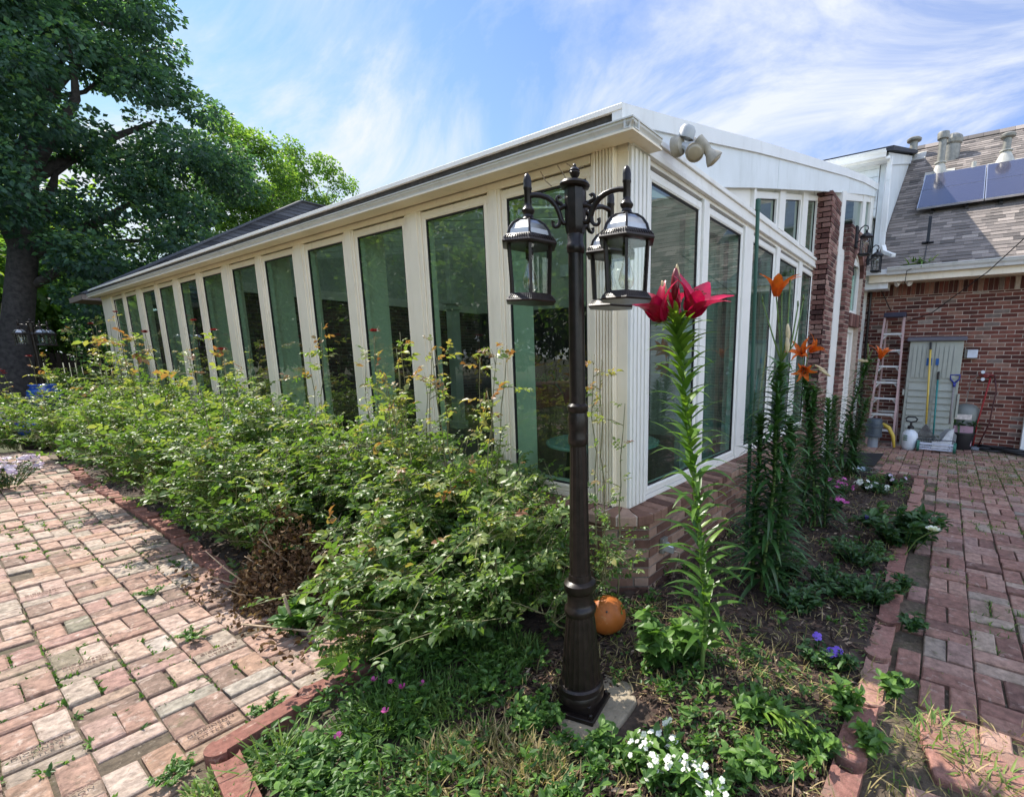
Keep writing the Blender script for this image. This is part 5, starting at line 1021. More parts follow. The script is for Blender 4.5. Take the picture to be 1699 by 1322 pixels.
# garden trees on the camera's left, mirrored in the long glass wall
wt = [(-9.5,5.0,5.2),(-11,13,6.0),(-10,20,6.5),(-13,-1.5,6.0),(-8.5,29,8.0),(-3.8,35,8.5),(-13,38,9),(-.6,43,9.5)]
b_ = np.array([wt[0][0], wt[0][1], 0.]); t = thing('garden_tree', 'broad garden tree across the lawn mirrored in the near windows', 'tree', b_); mb = MB(); mb.tube([b_, b_+Z*2.2, b_+Z*4+X*.3], [.24,.18,.08], 9); limbs(mb, b_+Z*2.2, [b_+Z*5+X*1.5, b_+Z*5.5-X*1.5, b_+Z*5+Y*2, b_+Z*5-Y*2], .10); mb.build('trunk', M['bark'], t, smooth='all')
crown('crown', t, [(b_ + np.array([RNG.normal()*1.6, RNG.normal()*1.9, max(1.3, 3.7+RNG.normal()*1.7)]), RNG.uniform(.8,1.4)) for _ in range(90)], 260, .20, M['oak_light'], .8)
for (x, y, h), lab in zip(wt[1:], ('broad garden tree mirrored in the middle windows', 'broad garden tree mirrored in the far windows', 'broad garden tree behind the camera', 'broad garden tree far down the lawn on the left', 'broad garden tree beyond the left edge of the photo near the fence', 'tall garden tree far behind the other lawn trees', 'tall garden tree behind the board fence')):
    c = copy_tree(t); c.location = (x, y, 0); c.rotation_euler = (0, 0, x*1.7); c.scale = (h/5,)*3; c['label'] = lab
# ------------------------------------------------------------------ roses
def compound(P, D, up, L, T, terminal=True):
    """five leaflets per rose leaf"""
    n = len(P); D = nrm(D); S = nrm(np.cross(up, D)); N = nrm(np.cross(D, S)); L = np.broadcast_to(L, n)[:, None]; out = []
    for a, s, f in ((1.0, 0, 1.0), (.72, 1, .9), (.72, -1, .9), (.36, 1, .75), (.36, -1, .75)):
        p = P + D*L*1.5*a; d = D*(.55 if s else 1) + S*s*.95 - N*.12 + RNG.normal(size=(n,3))*.16
        nn = N + RNG.normal(size=(n,3))*.28; out.append((p, nrm(d), nn, (L*f)[:, 0]*RNG.uniform(.8,1.15,n), T))
    return [np.concatenate([o[i] for o in out]) for i in range(5)]
def rose_bush(c, h, rad, ncane, label, seed, leaf=.042, dens=1.0, tall=0, blooms=0, young=.86, xmax=2.50, name='rose_bush', flowermat='darkred_petal'):
    c = np.array([c[0], c[1], 0.]); rr = np.random.default_rng(seed); t = thing(name, label, 'rose bush', c); mc = MB(); LP_, LD, LU, LT, LL = [], [], [], [], []; tips = []
    for k in range(ncane + tall):
        a = rr.uniform(0, 2*math.pi); lean = rr.uniform(.15, 1.0) if k < ncane else rr.uniform(.1,.35); H = h*(rr.uniform(.62, 1.05) if k < ncane else rr.uniform(1.2, 1.55)); R = rad*lean
        b = c + np.array([math.cos(a)*.12, math.sin(a)*.12, 0]); ts = np.linspace(0, 1, 9); arch = rr.uniform(0,.25) if k < ncane else 0
        pts = np.stack([b[0] + math.cos(a)*R*ts**1.2, b[1] + math.sin(a)*R*ts**1.2, H*(ts*(1+arch) - arch*ts**3)*(1-.30*lean*(k<ncane))], 1); pts[1:-1] += rr.normal(size=(7,3))*.012; pts[:, 0] = np.minimum(pts[:, 0], xmax-.06)
        mc.tube(pts, list(np.linspace(.0065, .0022, 9)), 5); tips.append(pts[-1])
        m = int((13 if k < ncane else 16)*dens)
        for tt in rr.uniform(.18, 1.0, m): p = pts[min(int(tt*8), 7)] + (pts[min(int(tt*8),7)+1]-pts[min(int(tt*8),7)])*(tt*8 % 1); d = rr.normal(size=3); d[2] = abs(d[2])*.3+.1; LP_.append(p); LD.append(d); LT.append(tt if k < ncane else .5+.5*tt); LL.append(1)
        for q in range(int(8*dens) if k < ncane else 3):
            tt = rr.uniform(.22, .97); i = min(int(tt*8), 7); p = pts[i] + (pts[i+1]-pts[i])*(tt*8 % 1); d = rr.normal(size=3); d[2] = rr.uniform(.0,.8); d /= np.linalg.norm(d); TL = rr.uniform(.14,.34)*(1 if k < ncane else .6); e = p + d*TL; e[0] = min(e[0], xmax-.05); e[2] = max(e[2], .06)
            mc.tube([p, (p+e)/2 + Z*.012, e], [.003,.0024,.0015], 4, cap=False)
            for w in np.linspace(.3, 1, 5): pp = p + (e-p)*w; dd = d*.5 + rr.normal(size=3)*.8; dd[2] = dd[2]*.4 + .1; LP_.append(pp); LD.append(dd); LT.append((.35+.5*tt*w + .22*(e[2]/h > .9)) ); LL.append(1)
    P, D, T = np.array(LP_), np.array(LD), np.array(LT); n = len(P); N = rr.normal(size=(n,3))*.35; N[:, 2] += 1; N += np.array([-.25,.35,0])
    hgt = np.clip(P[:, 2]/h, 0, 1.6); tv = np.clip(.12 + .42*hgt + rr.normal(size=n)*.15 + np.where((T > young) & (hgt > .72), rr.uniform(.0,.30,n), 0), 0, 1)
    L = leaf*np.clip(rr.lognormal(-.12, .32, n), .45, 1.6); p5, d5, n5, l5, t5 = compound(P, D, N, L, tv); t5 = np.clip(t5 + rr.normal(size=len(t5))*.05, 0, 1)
    p5[:, 0] = np.minimum(p5[:, 0], xmax); keep = p5[:, 2] > .015
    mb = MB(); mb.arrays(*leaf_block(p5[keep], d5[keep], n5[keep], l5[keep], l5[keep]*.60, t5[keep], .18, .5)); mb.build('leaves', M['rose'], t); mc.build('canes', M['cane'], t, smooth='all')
    for i in range(blooms):
        tp = tips[(i*3+1) % len(tips)] if not tall else tips[-1-i % max(1, tall)] + (Z*0 if i < tall else rr.normal(size=3)*.1); bloom(t, tp + Z*.02, .040, M[flowermat], rr)
    return t
def bloom(parent, p, r, mat, rr, name='bloom'):
    mb = MB()
    for ring_, (m, rad, up) in enumerate(((7,1.0,.25),(6,.75,.6),(5,.45,.95),(3,.2,1.1))):
        for q in range(m):
            a = 2*math.pi*(q+ring_*.4)/m + rr.uniform(-.2,.2); d = np.array([math.cos(a), math.sin(a), up]); s = np.array([-math.sin(a), math.cos(a), 0]); w = r*.62
            b = p + Z*ring_*r*.06; e = b + nrm(d)*r*rad*1.1; mb.add([b, b+(e-b)*.6+s*w*.6, e+s*w*.3+Z*r*.1, e-s*w*.3+Z*r*.1, b+(e-b)*.6-s*w*.6], [(0,1,2,3,4)], rr.random())
    return mb.build(name, mat, parent, recalc=False)
ROSES = [ # x, y, h, rad, canes, tall, blooms, label
 (1.38,2.22,.62,.44,22,0,0,'low rose bush spilling over the moss toward the red edging'),
 (1.62,2.05,0.88,0.59,31,1,0,'near rose bush crowding the back of the lamp post pedestal'),
 (1.78,2.52,0.97,0.59,31,0,0,'rose bush above the bright green moss beside the dead clippings'),
 (2.04,2.62,1.10,0.54,22,5,0,'rose bush against the last wide window next to the corner pilaster'),
 (1.98,3.22,1.12,0.61,26,7,0,'rose bush with the tallest bronze leaved shoots, behind the dead clippings'),
 (1.46,4.05,.90,0.50,26,0,0,'rose bush hanging over the near end of the small brick edging row'),
 (2.03,3.95,1.21,0.57,26,2,1,'rose bush under the fourth and third windows from the corner'),
 (1.39,4.60,1.10,0.57,28,1,0,'dense rose bush along the middle of the small brick edging row'),
 (2.03,5.10,1.28,0.54,24,2,0,'rose bush with reddish tips below the fifth window from the corner'),
 (1.43,5.60,1.19,0.57,26,1,2,'rose bush leaning over the edging with a red bloom, in the middle of the bed'),
 (1.96,6.40,1.32,0.59,24,2,1,'rose bush below the middle windows of the sunroom'),
 (1.39,7.00,1.23,0.59,24,2,0,'rose bush with a long straight cane near the middle of the bed'),
 (1.93,8.00,1.34,0.61,21,2,2,'rose bush with a dark red bloom in front of the far windows'),
 (1.36,8.80,1.26,0.61,21,1,0,'rose bush over the far end of the small brick edging row'),
 (1.88,9.90,1.38,0.65,19,3,1,'leggy rose bush in front of the far narrow windows'),
 (1.21,11.00,1.05,0.68,19,1,1,'rose bush right of the blue pots'),
 (1.93,12.00,1.49,0.68,18,4,2,'tall thin rose climbing before the last windows'),
 (1.11,13.00,1.02,0.71,16,1,3,'far rose bush with dark red blooms against the fence'),
 (1.93,14.20,1.54,0.71,16,3,0,'last rose bush at the far end of the sunroom'),
]
for i, (x, y, h, r, nc, ta, bl_, lab) in enumerate(ROSES):
    rose_bush((x, y), h, r, nc, lab, 100+i, leaf=.043 if y < 5 else .050, dens=1.35 if y < 5 else (1.15 if y < 9 else 1.0), tall=ta, blooms=bl_)
rose_bush((2.22, 1.66), 1.05, .13, 2, 'thin pale rose cane growing up before the corner pilaster', 200, leaf=.030, dens=1.0, tall=3, xmax=2.50, young=.5)
rose_bush((1.95, 1.62), .52, .34, 7, 'low rose sprays reaching past the brick corner right of the lamp post', 201, leaf=.034, dens=.8, xmax=2.30)
rose_bush((.72, 14.6), .62, .6, 14, 'green shrub row behind the blue pots at the far left', 202, leaf=.05, dens=.8, name='leafy_shrub')
rose_bush((.25, 15.3), .70, .6, 14, 'low green shrub at the far left edge of the photo', 203, leaf=.05, dens=.8, name='leafy_shrub')
rose_bush((.95, 12.4), .45, .55, 14, 'low shrub in front of the blue pots', 204, leaf=.05, dens=.8, name='leafy_shrub')
# ------------------------------------------------------------------ lilies
def petal_mesh(mb, o, ax, n, L, open_, W, recurve, rr, roll=0.0, tlo=.2, thi=.9):
    ax = nrm(np.asarray(ax, float)); u = nrm(np.cross(ax, (0.3,.2,1.0))); v = np.cross(ax, u); Vs, Fs, Ts = [], [], []; ns, nw = 8, 5
    for q in range(n):
        a = 2*math.pi*q/n + roll + rr.normal()*.06; d = u*math.cos(a) + v*math.sin(a); s = np.cross(ax, d); Wq = W*(1.15 if q % 2 else .85); op = open_*rr.uniform(.85,1.15); base = len(Vs)
        for i in range(ns):
            t = i/(ns-1); r = L*(.05 + op*(.30*t + .70*t**2.2)); z = L*(t*(1-.20*op) - recurve*max(0, t-.55)**2*2.2); w = Wq*(math.sin(math.pi*(t*.93+.05)**.72)**.85)*.5 + .0015
            c = o + d*r + ax*z
            for k in range(nw):
                f = (k-2)/2; Vs.append(c + s*w*f + (ax*-.10 - d*-.25)*w*(abs(f)**2)*.8*(-1) + d*.04*w*(1-abs(f)) + ax*rr.normal()*L*.006); Ts.append(np.clip(tlo + (thi-tlo)*t*.7 + .2*(1-abs(f)) - .1 + rr.normal()*.03, 0, 1))
        for i in range(ns-1):
            for k in range(nw-1):
                b = base + i*nw + k; Fs += [(b, b+1, b+nw+1), (b, b+nw+1, b+nw)]
    mb.arrays(np.array(Vs), np.array(Fs), np.array(Ts))
def lily_flower(t, o, ax, L, op, W, mat, rr, rec=.35, roll=0.0, name='flower'):
    mb = MB(); petal_mesh(mb, np.asarray(o, float), ax, 6, L, op, W, rec, rr, roll); f = mb.build(name, mat, t, smooth='all')
    ax = nrm(np.asarray(ax, float)); u = nrm(np.cross(ax, (.2,.3,1.))); v = np.cross(ax, u); mb = MB()
    for q in range(6):
        a = 2*math.pi*q/6+.4; d = u*math.cos(a)+v*math.sin(a); e = o + ax*L*.62 + d*L*.13; mb.tube([o+ax*L*.05, o+ax*L*.35+d*L*.04, e], .0014, 4); mb.bar(e-u*.006, e+u*.006, .003, .003)
    mb.build('stamens', M['dead'], f); return f
def bud(t, o, ax, L, r, tint, name='bud'):
    mb = MB(); o = np.asarray(o, float); mb.lathe([(r*.35,0),(r*.75,L*.2),(r,L*.5),(r*.85,L*.75),(r*.4,L*.95),(.001,L)], 9, o, ax, tint); return mb.build(name, M['bud'], t, smooth='all')
def lily(name, pts, label, nl, mat, leafL, leafW, seed, rbase=.012, up=.55, droop=.7, t0=.03, topscale=.5, ex=.92):
    pts = [np.asarray(p, float) for p in pts]; t = thing(name, label, 'lily', pts[0]*np.array([1,1,0])); rr = np.random.default_rng(seed); P0 = np.array(pts)
    s = np.linspace(0, 1, len(P0)); f = lambda q: np.array([np.interp(q, s, P0[:, k]) for k in range(3)]).T
    q = np.linspace(0, 1, 24); mb = MB(); mb.tube(list(f(q)), list(np.linspace(rbase, rbase*.45, 24)), 8); mb.build('stem', M['stem'], t, smooth='all')
    k = np.arange(nl); tt = t0 + (1-t0)*(.02 + .96*(k/nl)**ex); az = k*2.399 + rr.normal(size=nl)*.25
    D = np.stack([np.cos(az), np.sin(az), np.full(nl, up) + .5*tt + rr.normal(size=nl)*.12], 1)
    L = leafL*(1 - (1-topscale)*tt)*rr.uniform(.8,1.15,nl)*np.where(tt < .12, .8, 1); dr = droop*rr.uniform(.6,1.5,nl)
    mb = MB(); mb.arrays(*strap_block(f(tt), D, L, leafW*rr.uniform(.8,1.15,nl)*(1-.25*tt), np.clip(.35 + .35*tt + rr.normal(size=nl)*.16, 0, 1), dr, .16, 7)); mb.build('leaves', mat, t, smooth='all'); return t, f, rr
def along(bpx, pxs):
    """stem through photo points, all on the vertical plane facing the camera through the foot"""
    b = gp(*bpx); fwd = nrm(b*np.array([1,1,0])); out = [b]
    for x, y in pxs:
        r = RM @ _d(x, y); k = (b @ fwd)/(r @ fwd); out.append(CAM + r*k)
    return out
# crimson lily
rp = along((1163,1128), [(1172,1010),(1162,900),(1150,780),(1139,690),(1131,600),(1124,560),(1121,530)])
t, f, rr = lily('crimson_lily', rp, 'tall bright green lily with two open crimson flowers, right of the near lamp post', 165, M['lily_leaf'], .32, .040, 5, .0115, .80, .85, .04, .58, 1.12)
top = rp[-1]; rt = RM @ np.array([1.,0,0]); cu_ = -(RM @ np.array([0,0,1.]))
def off(px, py, toward=0.0, base=None):
    b = top if base is None else base; fwd = nrm(b*np.array([1,1,0])); r = RM @ _d(px, py); k = (b @ fwd)/(r @ fwd); return CAM + r*k + cu_*toward
def pedicel(t, a, b, sag=.0): 
    mb = MB(); mb.tube([a, (a+b)/2 + Z*sag, b], [.005,.0045,.004], 6); mb.build('flower_stalk', M['stem'], t, smooth='all')
fl = off(1100, 535, .03); pedicel(t, top, fl); lily_flower(t, fl, -rt*.55 + Z*.85 + cu_*.30, .165, .68, .082, M['red_petal'], rr, .22, .3)
fl = off(1143, 528, .02); pedicel(t, top, fl); lily_flower(t, fl, rt*.34 + Z*.90 + cu_*.38, .180, .72, .088, M['red_petal'], rr, .20, .9)
fl = off(1120, 520, -.04); pedicel(t, top, fl); lily_flower(t, fl, rt*-.05 + Z*.9 - cu_*.5, .13, .5, .075, M['red_petal'], rr, .25, .5)
pedicel(t, top, off(1118,500,.02)); bud(t, off(1118,500,.02), Z*1 + rt*.02, .13, .019, .12); bud(t, off(1124,480,-.01), Z*1+rt*-.03, .105, .012, .86); pedicel(t, top, off(1108,498)); bud(t, off(1108,498,.0), Z*.9 - rt*.30, .085, .012, .88)
n = 12; az = np.arange(n)*2.4; mb = MB(); mb.arrays(*strap_block(np.repeat(top[None], n, 0) - Z*.02 + RNG.normal(size=(n,3))*.01, np.stack([np.cos(az), np.sin(az), np.full(n, .9)], 1), .09, .020, RNG.uniform(.4,.8,n), .5)); mb.build('bracts', M['lily_leaf'], t, smooth='all')
# orange lilies
op_ = along((1262,985), [(1272,900),(1285,800),(1287,720),(1290,660),(1296,600)])
t, f, rr = lily('orange_lily', op_, 'dark leaved lily with one upright orange flower next to the green stake', 230, M['lily_dark'], .36, .038, 6, .012, .42, .95, .03, .5)
tp = op_[-1]; o2 = lambda x, y, d=0: off(x, y, d, tp)
pts = [o2(1297,580), o2(1292,535), o2(1288,492)]; pedicel(t, tp, pts[1]); pedicel(t, pts[1], pts[2]); lily_flower(t, pts[2], Z*1 + rt*.02 + cu_*.12, .17, .74, .056, M['orange_petal'], rr, .30, .2)
for a, b in (((1265,500),(1283,560)),((1297,490),(1297,560)),((1311,468),(1306,560)),((1333,498),(1318,570)),((1324,508),(1313,570))):
    mb = MB(); mb.tube([tp, o2(*b), o2(*a)], [.006,.005,.004], 6); mb.tube([o2(*a), o2(a[0], a[1]-9)], [.006,.004], 6); mb.build('spent_stalk', M['stem'], t, smooth='all')
for px, py in ((1303,540),(1302,560)): bud(t, o2(px, py, .04), -Z*1 + rt*.1, .10, .014, .95, 'wilted_flower')
for k_, (bx, tx, seed, nl) in enumerate(((1248,1262,61,170),(1288,1312,62,180))):
    sp_ = along((bx, 975), [(bx+4, 860),(tx-2, 760),(tx, 690)]); ax_, f2, r2 = lily('lily_stem', sp_, ('leafy lily stem without a flower left of the orange lily and touching the stake','leafy lily stem without a flower just right of the orange lily stem')[k_], nl, M['lily_dark'], .29, .036, seed, .010, .55, .90, .03, .5)
sb_ = gp(1237, 965); stt = pl(1258, 332, 0, sb_[0]+.03); 
mb = MB(); sv = vz(sb_, 1258, 332); e = np.array([sb_[0]+.02, sb_[1]-.0, 0]); e = along((1237,965), [(1258,332)])[1]; mb.tube([sb_-Z*.1, e], .0125, 10); mb.tube([e-Z*.06, e+Z*.004], .016, 10); tag(mb.build('plant_stake', simple('green_plastic_stake', (.02,.085,.055), .5), loc=sb_, smooth=True), 'tall thin green plant stake rising before the sunroom windows', 'plant stake')
q_ = along((1352,880), [(1350,800),(1342,720),(1338,660),(1334,620)])
t, f, rr = lily('orange_lily', q_, 'lily with two drooping ragged orange flowers before the brick column', 210, M['lily_dark'], .36, .037, 7, .011, .42, .95, .03, .5)
tp = q_[-1]
for px, py, ax, op in ((1330,592,rt*-.5+Z*.5+cu_*.5,.8),(1340,585,rt*.6+Z*.5+cu_*.2,.7),(1330,608,rt*-.1-Z*.5+cu_*.6,.6)):
    pedicel(t, tp, off(px, py, .03, tp)); lily_flower(t, off(px, py, .03, tp), ax, .16, op, .045, M['orange_petal'], rr, .5, px*.1)
for px, py in ((1352,605),(1358,612)): bud(t, off(px, py, 0, tp), rt*.7 - Z*.4, .13, .012, .92, 'wilted_flower'); pedicel(t, tp, off(px, py, 0, tp))
for k_, (bx, tx, ty, seed) in enumerate(((1330,1352,640,71),(1368,1375,660,72))):
    sp_ = along((bx, 880), [((bx+tx)/2, (880+ty)/2), (tx, ty)]); lily('lily_stem', sp_, ('leafy lily stem just left of the ragged orange lily','leafy lily stem just right of the ragged orange lily')[k_], 170, M['lily_dark'], .29, .036, seed, .010, .55, .90, .03, .55)
q_ = along((1392,792), [(1398,740),(1412,680),(1432,625),(1440,600)])
t, f, rr = lily('orange_lily', q_, 'leaning lily with one orange flower in front of the step ladder', 200, M['lily_dark'], .36, .039, 8, .011, .42, .95, .03, .55)
tp = q_[-1]; pedicel(t, tp, off(1457,600,0,tp)); lily_flower(t, off(1458,596,.02,tp), Z*.95+rt*.16+cu_*.2, .20, .74, .060, M['orange_petal'], rr, .35, .4)
bud(t, off(1440,600,.02,tp), -rt*.8+Z*.1, .14, .022, .93, 'wilted_flower')
for px, py in ((1475,590),(1448,580),(1440,570)): mb = MB(); mb.tube([tp, (tp+off(px,py,0,tp))/2+Z*.02, off(px,py,0,tp)], [.008,.007,.005], 6); mb.build('spent_stalk', M['stem'], t, smooth='all')
for k_, (bx, tx, ty, seed) in enumerate(((1378,1385,655,81),(1405,1440,660,82),(1420,1410,690,83))):
    sp_ = along((bx, 790), [((bx+tx)/2, (790+ty)/2), (tx, ty)]); lily('lily_stem', sp_, ('leafy lily stem in front of the white door','leaning lily stem below the ladder flower','short lily stem in front of the black mat')[k_], 150, M['lily_dark'], .30, .038, seed, .010, .55, .90, .03, .55)

# ------------------------------------------------------------------ low plants
def tuft(name, c, n, r, L, W, mat, label, cat, up=.9, droop=.6, group=None, seed=0, tl=(.1,.95)):
    rr = np.random.default_rng(seed+900); c = np.array([c[0], c[1], bedz(c[0], c[1])]); a = rr.uniform(0, 2*math.pi, n); q = r*np.sqrt(rr.random(n)); P = c + np.stack([np.cos(a)*q, np.sin(a)*q, np.zeros(n)], 1)
    D = rr.normal(size=(n,3))*.5 + np.stack([np.cos(a)*q/r*.6, np.sin(a)*q/r*.6, np.full(n, up)], 1); mb = MB(); mb.arrays(*strap_block(P, D, L*rr.uniform(.5,1.2,n), W*rr.uniform(.7,1.3,n), rr.uniform(*tl, n), droop*rr.uniform(.5,1.6,n), .15, 5)); return tag(mb.build(name, mat, loc=c, smooth='all'), label, cat, group)
def herb(name, c, h, r, stems, leaf, mat, label, cat, flower=None, nf=0, fr=.018, seed=0, group=None, wide=.55, zs=1.0):
    rr = np.random.default_rng(seed+500); c = np.array([c[0], c[1], bedz(c[0], c[1])]); t = thing(name, label, cat, c, group); mc = MB(); P, D, T = [], [], []; tips = []
    for k in range(stems):
        a = rr.uniform(0, 2*math.pi); q = r*math.sqrt(rr.random()); e = c + np.array([math.cos(a)*q, math.sin(a)*q, h*rr.uniform(.55,1.05)*zs]); b = c + np.array([math.cos(a)*q*.35, math.sin(a)*q*.35, 0]); mc.tube([b, b*.4+e*.6+Z*.01, e], [.004,.003,.002], 5, cap=False); tips.append(e)
        for w in np.linspace(.2, 1, 6):
            for s in range(2 + int(w > .8)*2): P.append(b+(e-b)*w); d = rr.normal(size=3); d[2] = abs(d[2])*.5; D.append(d); T.append(.2+.5*w+rr.normal()*.15)
    P, D, T = np.array(P), np.array(D), np.clip(np.array(T), 0, 1); n = len(P); L = leaf*rr.uniform(.6,1.2,n); N = rr.normal(size=(n,3))*.35; N[:, 2] += 1; mb = MB(); mb.arrays(*leaf_block(P, D, N, L, L*wide, T, .15, .5)); mb.build('leaves', mat, t); mc.build('stems', M['stem'], t)
    for i in range(nf if flower else 0):
        mb = MB(); p = tips[i % len(tips)] + rr.normal(size=3)*np.array([.016,.016,.008]) + Z*.012; m = 5; ax = nrm(nrm(CAM - p)*.6 + Z*.7 + rr.normal(size=3)*.35); u = nrm(np.cross(ax, (1,.3,.2))); v = np.cross(ax, u); f_ = fr*rr.uniform(.7,1.15); q0 = rr.uniform(0,6)
        for q in range(m):
            a = 2*math.pi*q/m + q0; d = u*math.cos(a)+v*math.sin(a); s = np.cross(ax, d); mb.add([p, p+d*f_*.45+s*f_*.42+ax*f_*.12, p+d*f_*.9+s*f_*.38+ax*f_*.05, p+d*f_*1.05+ax*f_*.0, p+d*f_*.9-s*f_*.38+ax*f_*.05, p+d*f_*.45-s*f_*.42+ax*f_*.12], [(0,1,2,3,4,5)], rr.random())
        mb.build('flower', flower, t, recalc=False)
    return t
H_, HD = M['herb'], M['herb_dark']
herb('white_flowering_plant', gp(1092,1285), .14, .11, 20, .050, H_, 'bright green plant with white flower clusters at the bottom centre of the photo', 'flowering plant', M['white_petal'], 60, .0115, 1)
herb('white_flowering_plant', gp(1165,1335), .11, .08, 12, .050, H_, 'small white flowering plant cut by the bottom edge, right of the bigger one', 'flowering plant', M['white_petal'], 36, .0115, 2)
herb('broad_leaf_plant', gp(1092,1105), .26, .12, 15, .075, H_, 'leafy green plant between the lamp slab and the crimson lily', 'plant', None, 0, .02, 3)
herb('broad_leaf_plant', gp(1140,1100), .20, .11, 14, .065, H_, 'low leafy plant around the foot of the crimson lily', 'plant', None, 0, .02, 4)
herb('pansy', gp(1350,1108), .10, .09, 12, .035, HD, 'pansy with one violet flower left of its pair near the edging', 'flower', M['purple_petal'], 2, .030, 5)
herb('pansy', gp(1392,1112), .10, .08, 10, .035, HD, 'pansy with a violet flower nearest the red edging', 'flower', M['purple_petal'], 2, .026, 6)
herb('seedling', gp(1405,1195), .13, .08, 9, .05, H_, 'yellow green weed beside the scalloped edging', 'plant', None, 0, .02, 7)
herb('seedling', gp(1345,1255), .11, .09, 11, .045, H_, 'low green seedling in the soil left of the edging near the bottom', 'plant', None, 0, .02, 8)
herb('dahlia', gp(1500,905), .26, .33, 34, .095, HD, 'low dark dahlia clump with a pale yellow flower spilling over the edging', 'flowering plant', None, 0, .02, 9, wide=.5)
d_ = pl(1548, 880, 2, .26); tq = thing('dahlia_flower', 'single pale yellow dahlia flower above the path edging', 'flower', d_); rq = np.random.default_rng(3); bloom(tq, d_, .050, M['white_petal'], rq); mb = MB(); mb.tube([d_, d_ + np.array([.0,.1,-.10]), d_*np.array([1,1,0]) + np.array([.02,.16,.02])], .005, 6); mb.build('stem', M['stem'], tq)
for i, (px, py, h, lab, fl, nf) in enumerate(((1440,810,.12,'white petunia at the far end of the lily bed','white_petal',6),(1488,800,.12,'mauve petunia in the corner of the far bed edging','mauve_petal',5),(1395,815,.14,'magenta flowers before the last lily clump','pink_petal',9),(1442,868,.10,'violet pansy behind the dahlia clump','purple_petal',3),(1460,815,.10,'white petunia between its white and mauve neighbours','white_petal',5),(1385,838,.12,'low magenta phlox under the lilies','pink_petal',7))):
    herb('bedding_flower', gp(px, py+8), h, .13, 14, .045, HD, lab, 'flower', M[fl], nf, .034, 20+i)
for i, (px, py, h, r, s, lab) in enumerate(((1420,935,.15,.20,22,'patch of small green weeds inside the edging below the dahlia'),(1385,985,.13,.22,24,'patch of green weeds in the middle of the lily bed'),(1445,1000,.13,.16,18,'weeds against the scalloped edging in the middle of the bed'),(1300,960,.18,.16,18,'green plant at the foot of the orange lily'),(1320,1010,.14,.18,18,'low green weeds before the orange lily'),(1260,1200,.10,.12,10,'sparse weeds before the fallen lily shoot'),(1010,1265,.08,.12,10,'small weeds below the lamp slab corner'),(1250,1290,.08,.12,10,'small weeds near the bottom edge right of the white flowers'))):
    herb('weed_patch', gp(px, py), h, r, int(s*1.3), .048, HD if py < 1050 else H_, lab, 'weeds', None, 0, .02, 40+i)
# fallen yellow lily shoot
b0, b1 = gp(1215,1165,.05), gp(1335,1195,.10); n = 34; tt = RNG.uniform(.05,1,n); side = np.where(np.arange(n) % 2, 1., -1.); dd = nrm(b1-b0); sdv = np.array([-dd[1], dd[0], 0]); t = thing('fallen_lily_shoot', 'yellow green lily shoot lying flat on the soil near the edging', 'lily', b0*np.array([1,1,0]))
mb = MB(); mb.tube([b0, (b0+b1)/2+Z*.02, b1], [.007,.006,.003], 6); mb.build('stem', M['stem'], t, smooth='all')
mb = MB(); mb.arrays(*strap_block(b0 + (b1-b0)*tt[:, None], dd*.7 + sdv*side[:, None]*.8 + Z*.25 + RNG.normal(size=(n,3))*.15, .12, .013, RNG.uniform(.75,1,n), .4)); mb.build('leaves', M['lily_leaf'], t, smooth='all')
# left side of the near bed
herb('parsley_clump', gp(890,1205), .09, .12, 34, .026, H_, 'curly bright green herb clump at the left of the lamp pedestal', 'herb', None, 0, .02, 60, wide=.8)
herb('parsley_clump', gp(820,1140), .08, .16, 30, .026, H_, 'low curly green herbs between the dianthus and the lamp', 'herb', None, 0, .02, 61, wide=.8)
herb('seedling', gp(530,1290), .10, .18, 30, .034, H_, 'pale green broad weeds inside the bottom left edging', 'plant', None, 0, .02, 62)
herb('seedling', gp(490,1045), .14, .10, 8, .085, H_, 'pale weed growing at the foot of the dead clippings', 'plant', None, 0, .02, 63)
for i, (px, py, n, r, L, mt, lab, tl) in enumerate(((845,1095,700,.17,.09,'turf','soft green mossy mat between the herbs and the lamp pedestal',(.3,1)),(760,1165,600,.17,.08,'turf','green mossy mat behind the straw tuft',(.2,.95)),(590,1090,420,.13,.09,'turf','green moss spilling over the end of the scalloped edging',(.3,1)),(700,1085,900,.22,.10,'turf','bright green mossy cushion under the near rose bushes',(.3,1)),(800,1060,700,.18,.10,'turf','green mossy cushion left of the lamp pedestal',(.1,.8)),(660,1180,620,.17,.13,'turf','dianthus cushion with magenta flowers behind the scalloped edging',(.0,.7)),(600,1215,380,.11,.11,'turf','dianthus tuft next to the round edging end',(.0,.7)),(790,1285,950,.22,.12,'straw','large straw coloured tuft of dry grass at the bottom left of the lamp',(.05,.9)),(880,1300,500,.13,.12,'straw','dry straw grass tuft below the stone slab',(.1,.95)),(700,1290,420,.16,.11,'turf','half green grass tuft left of the straw tuft',(.1,.9)),(470,1270,70,.08,.22,'turf','coarse grass clump growing over the bottom left edging',(.3,1)),(360,1318,320,.10,.06,'turf','moss tuft on the path at the bottom left edging',(.5,1)),(1545,1225,60,.12,.10,'turf','grass tuft in the dirt at the end of the right path',(.4,1)),(1640,1290,70,.10,.10,'turf','grass tuft at the bottom right corner',(.4,1)))):
    tuft('grass_tuft', gp(px, py), n, r, L, .006 if mt == 'straw' else .0075, M[mt], lab, 'grass tuft', .9, .5, None, i, tl)
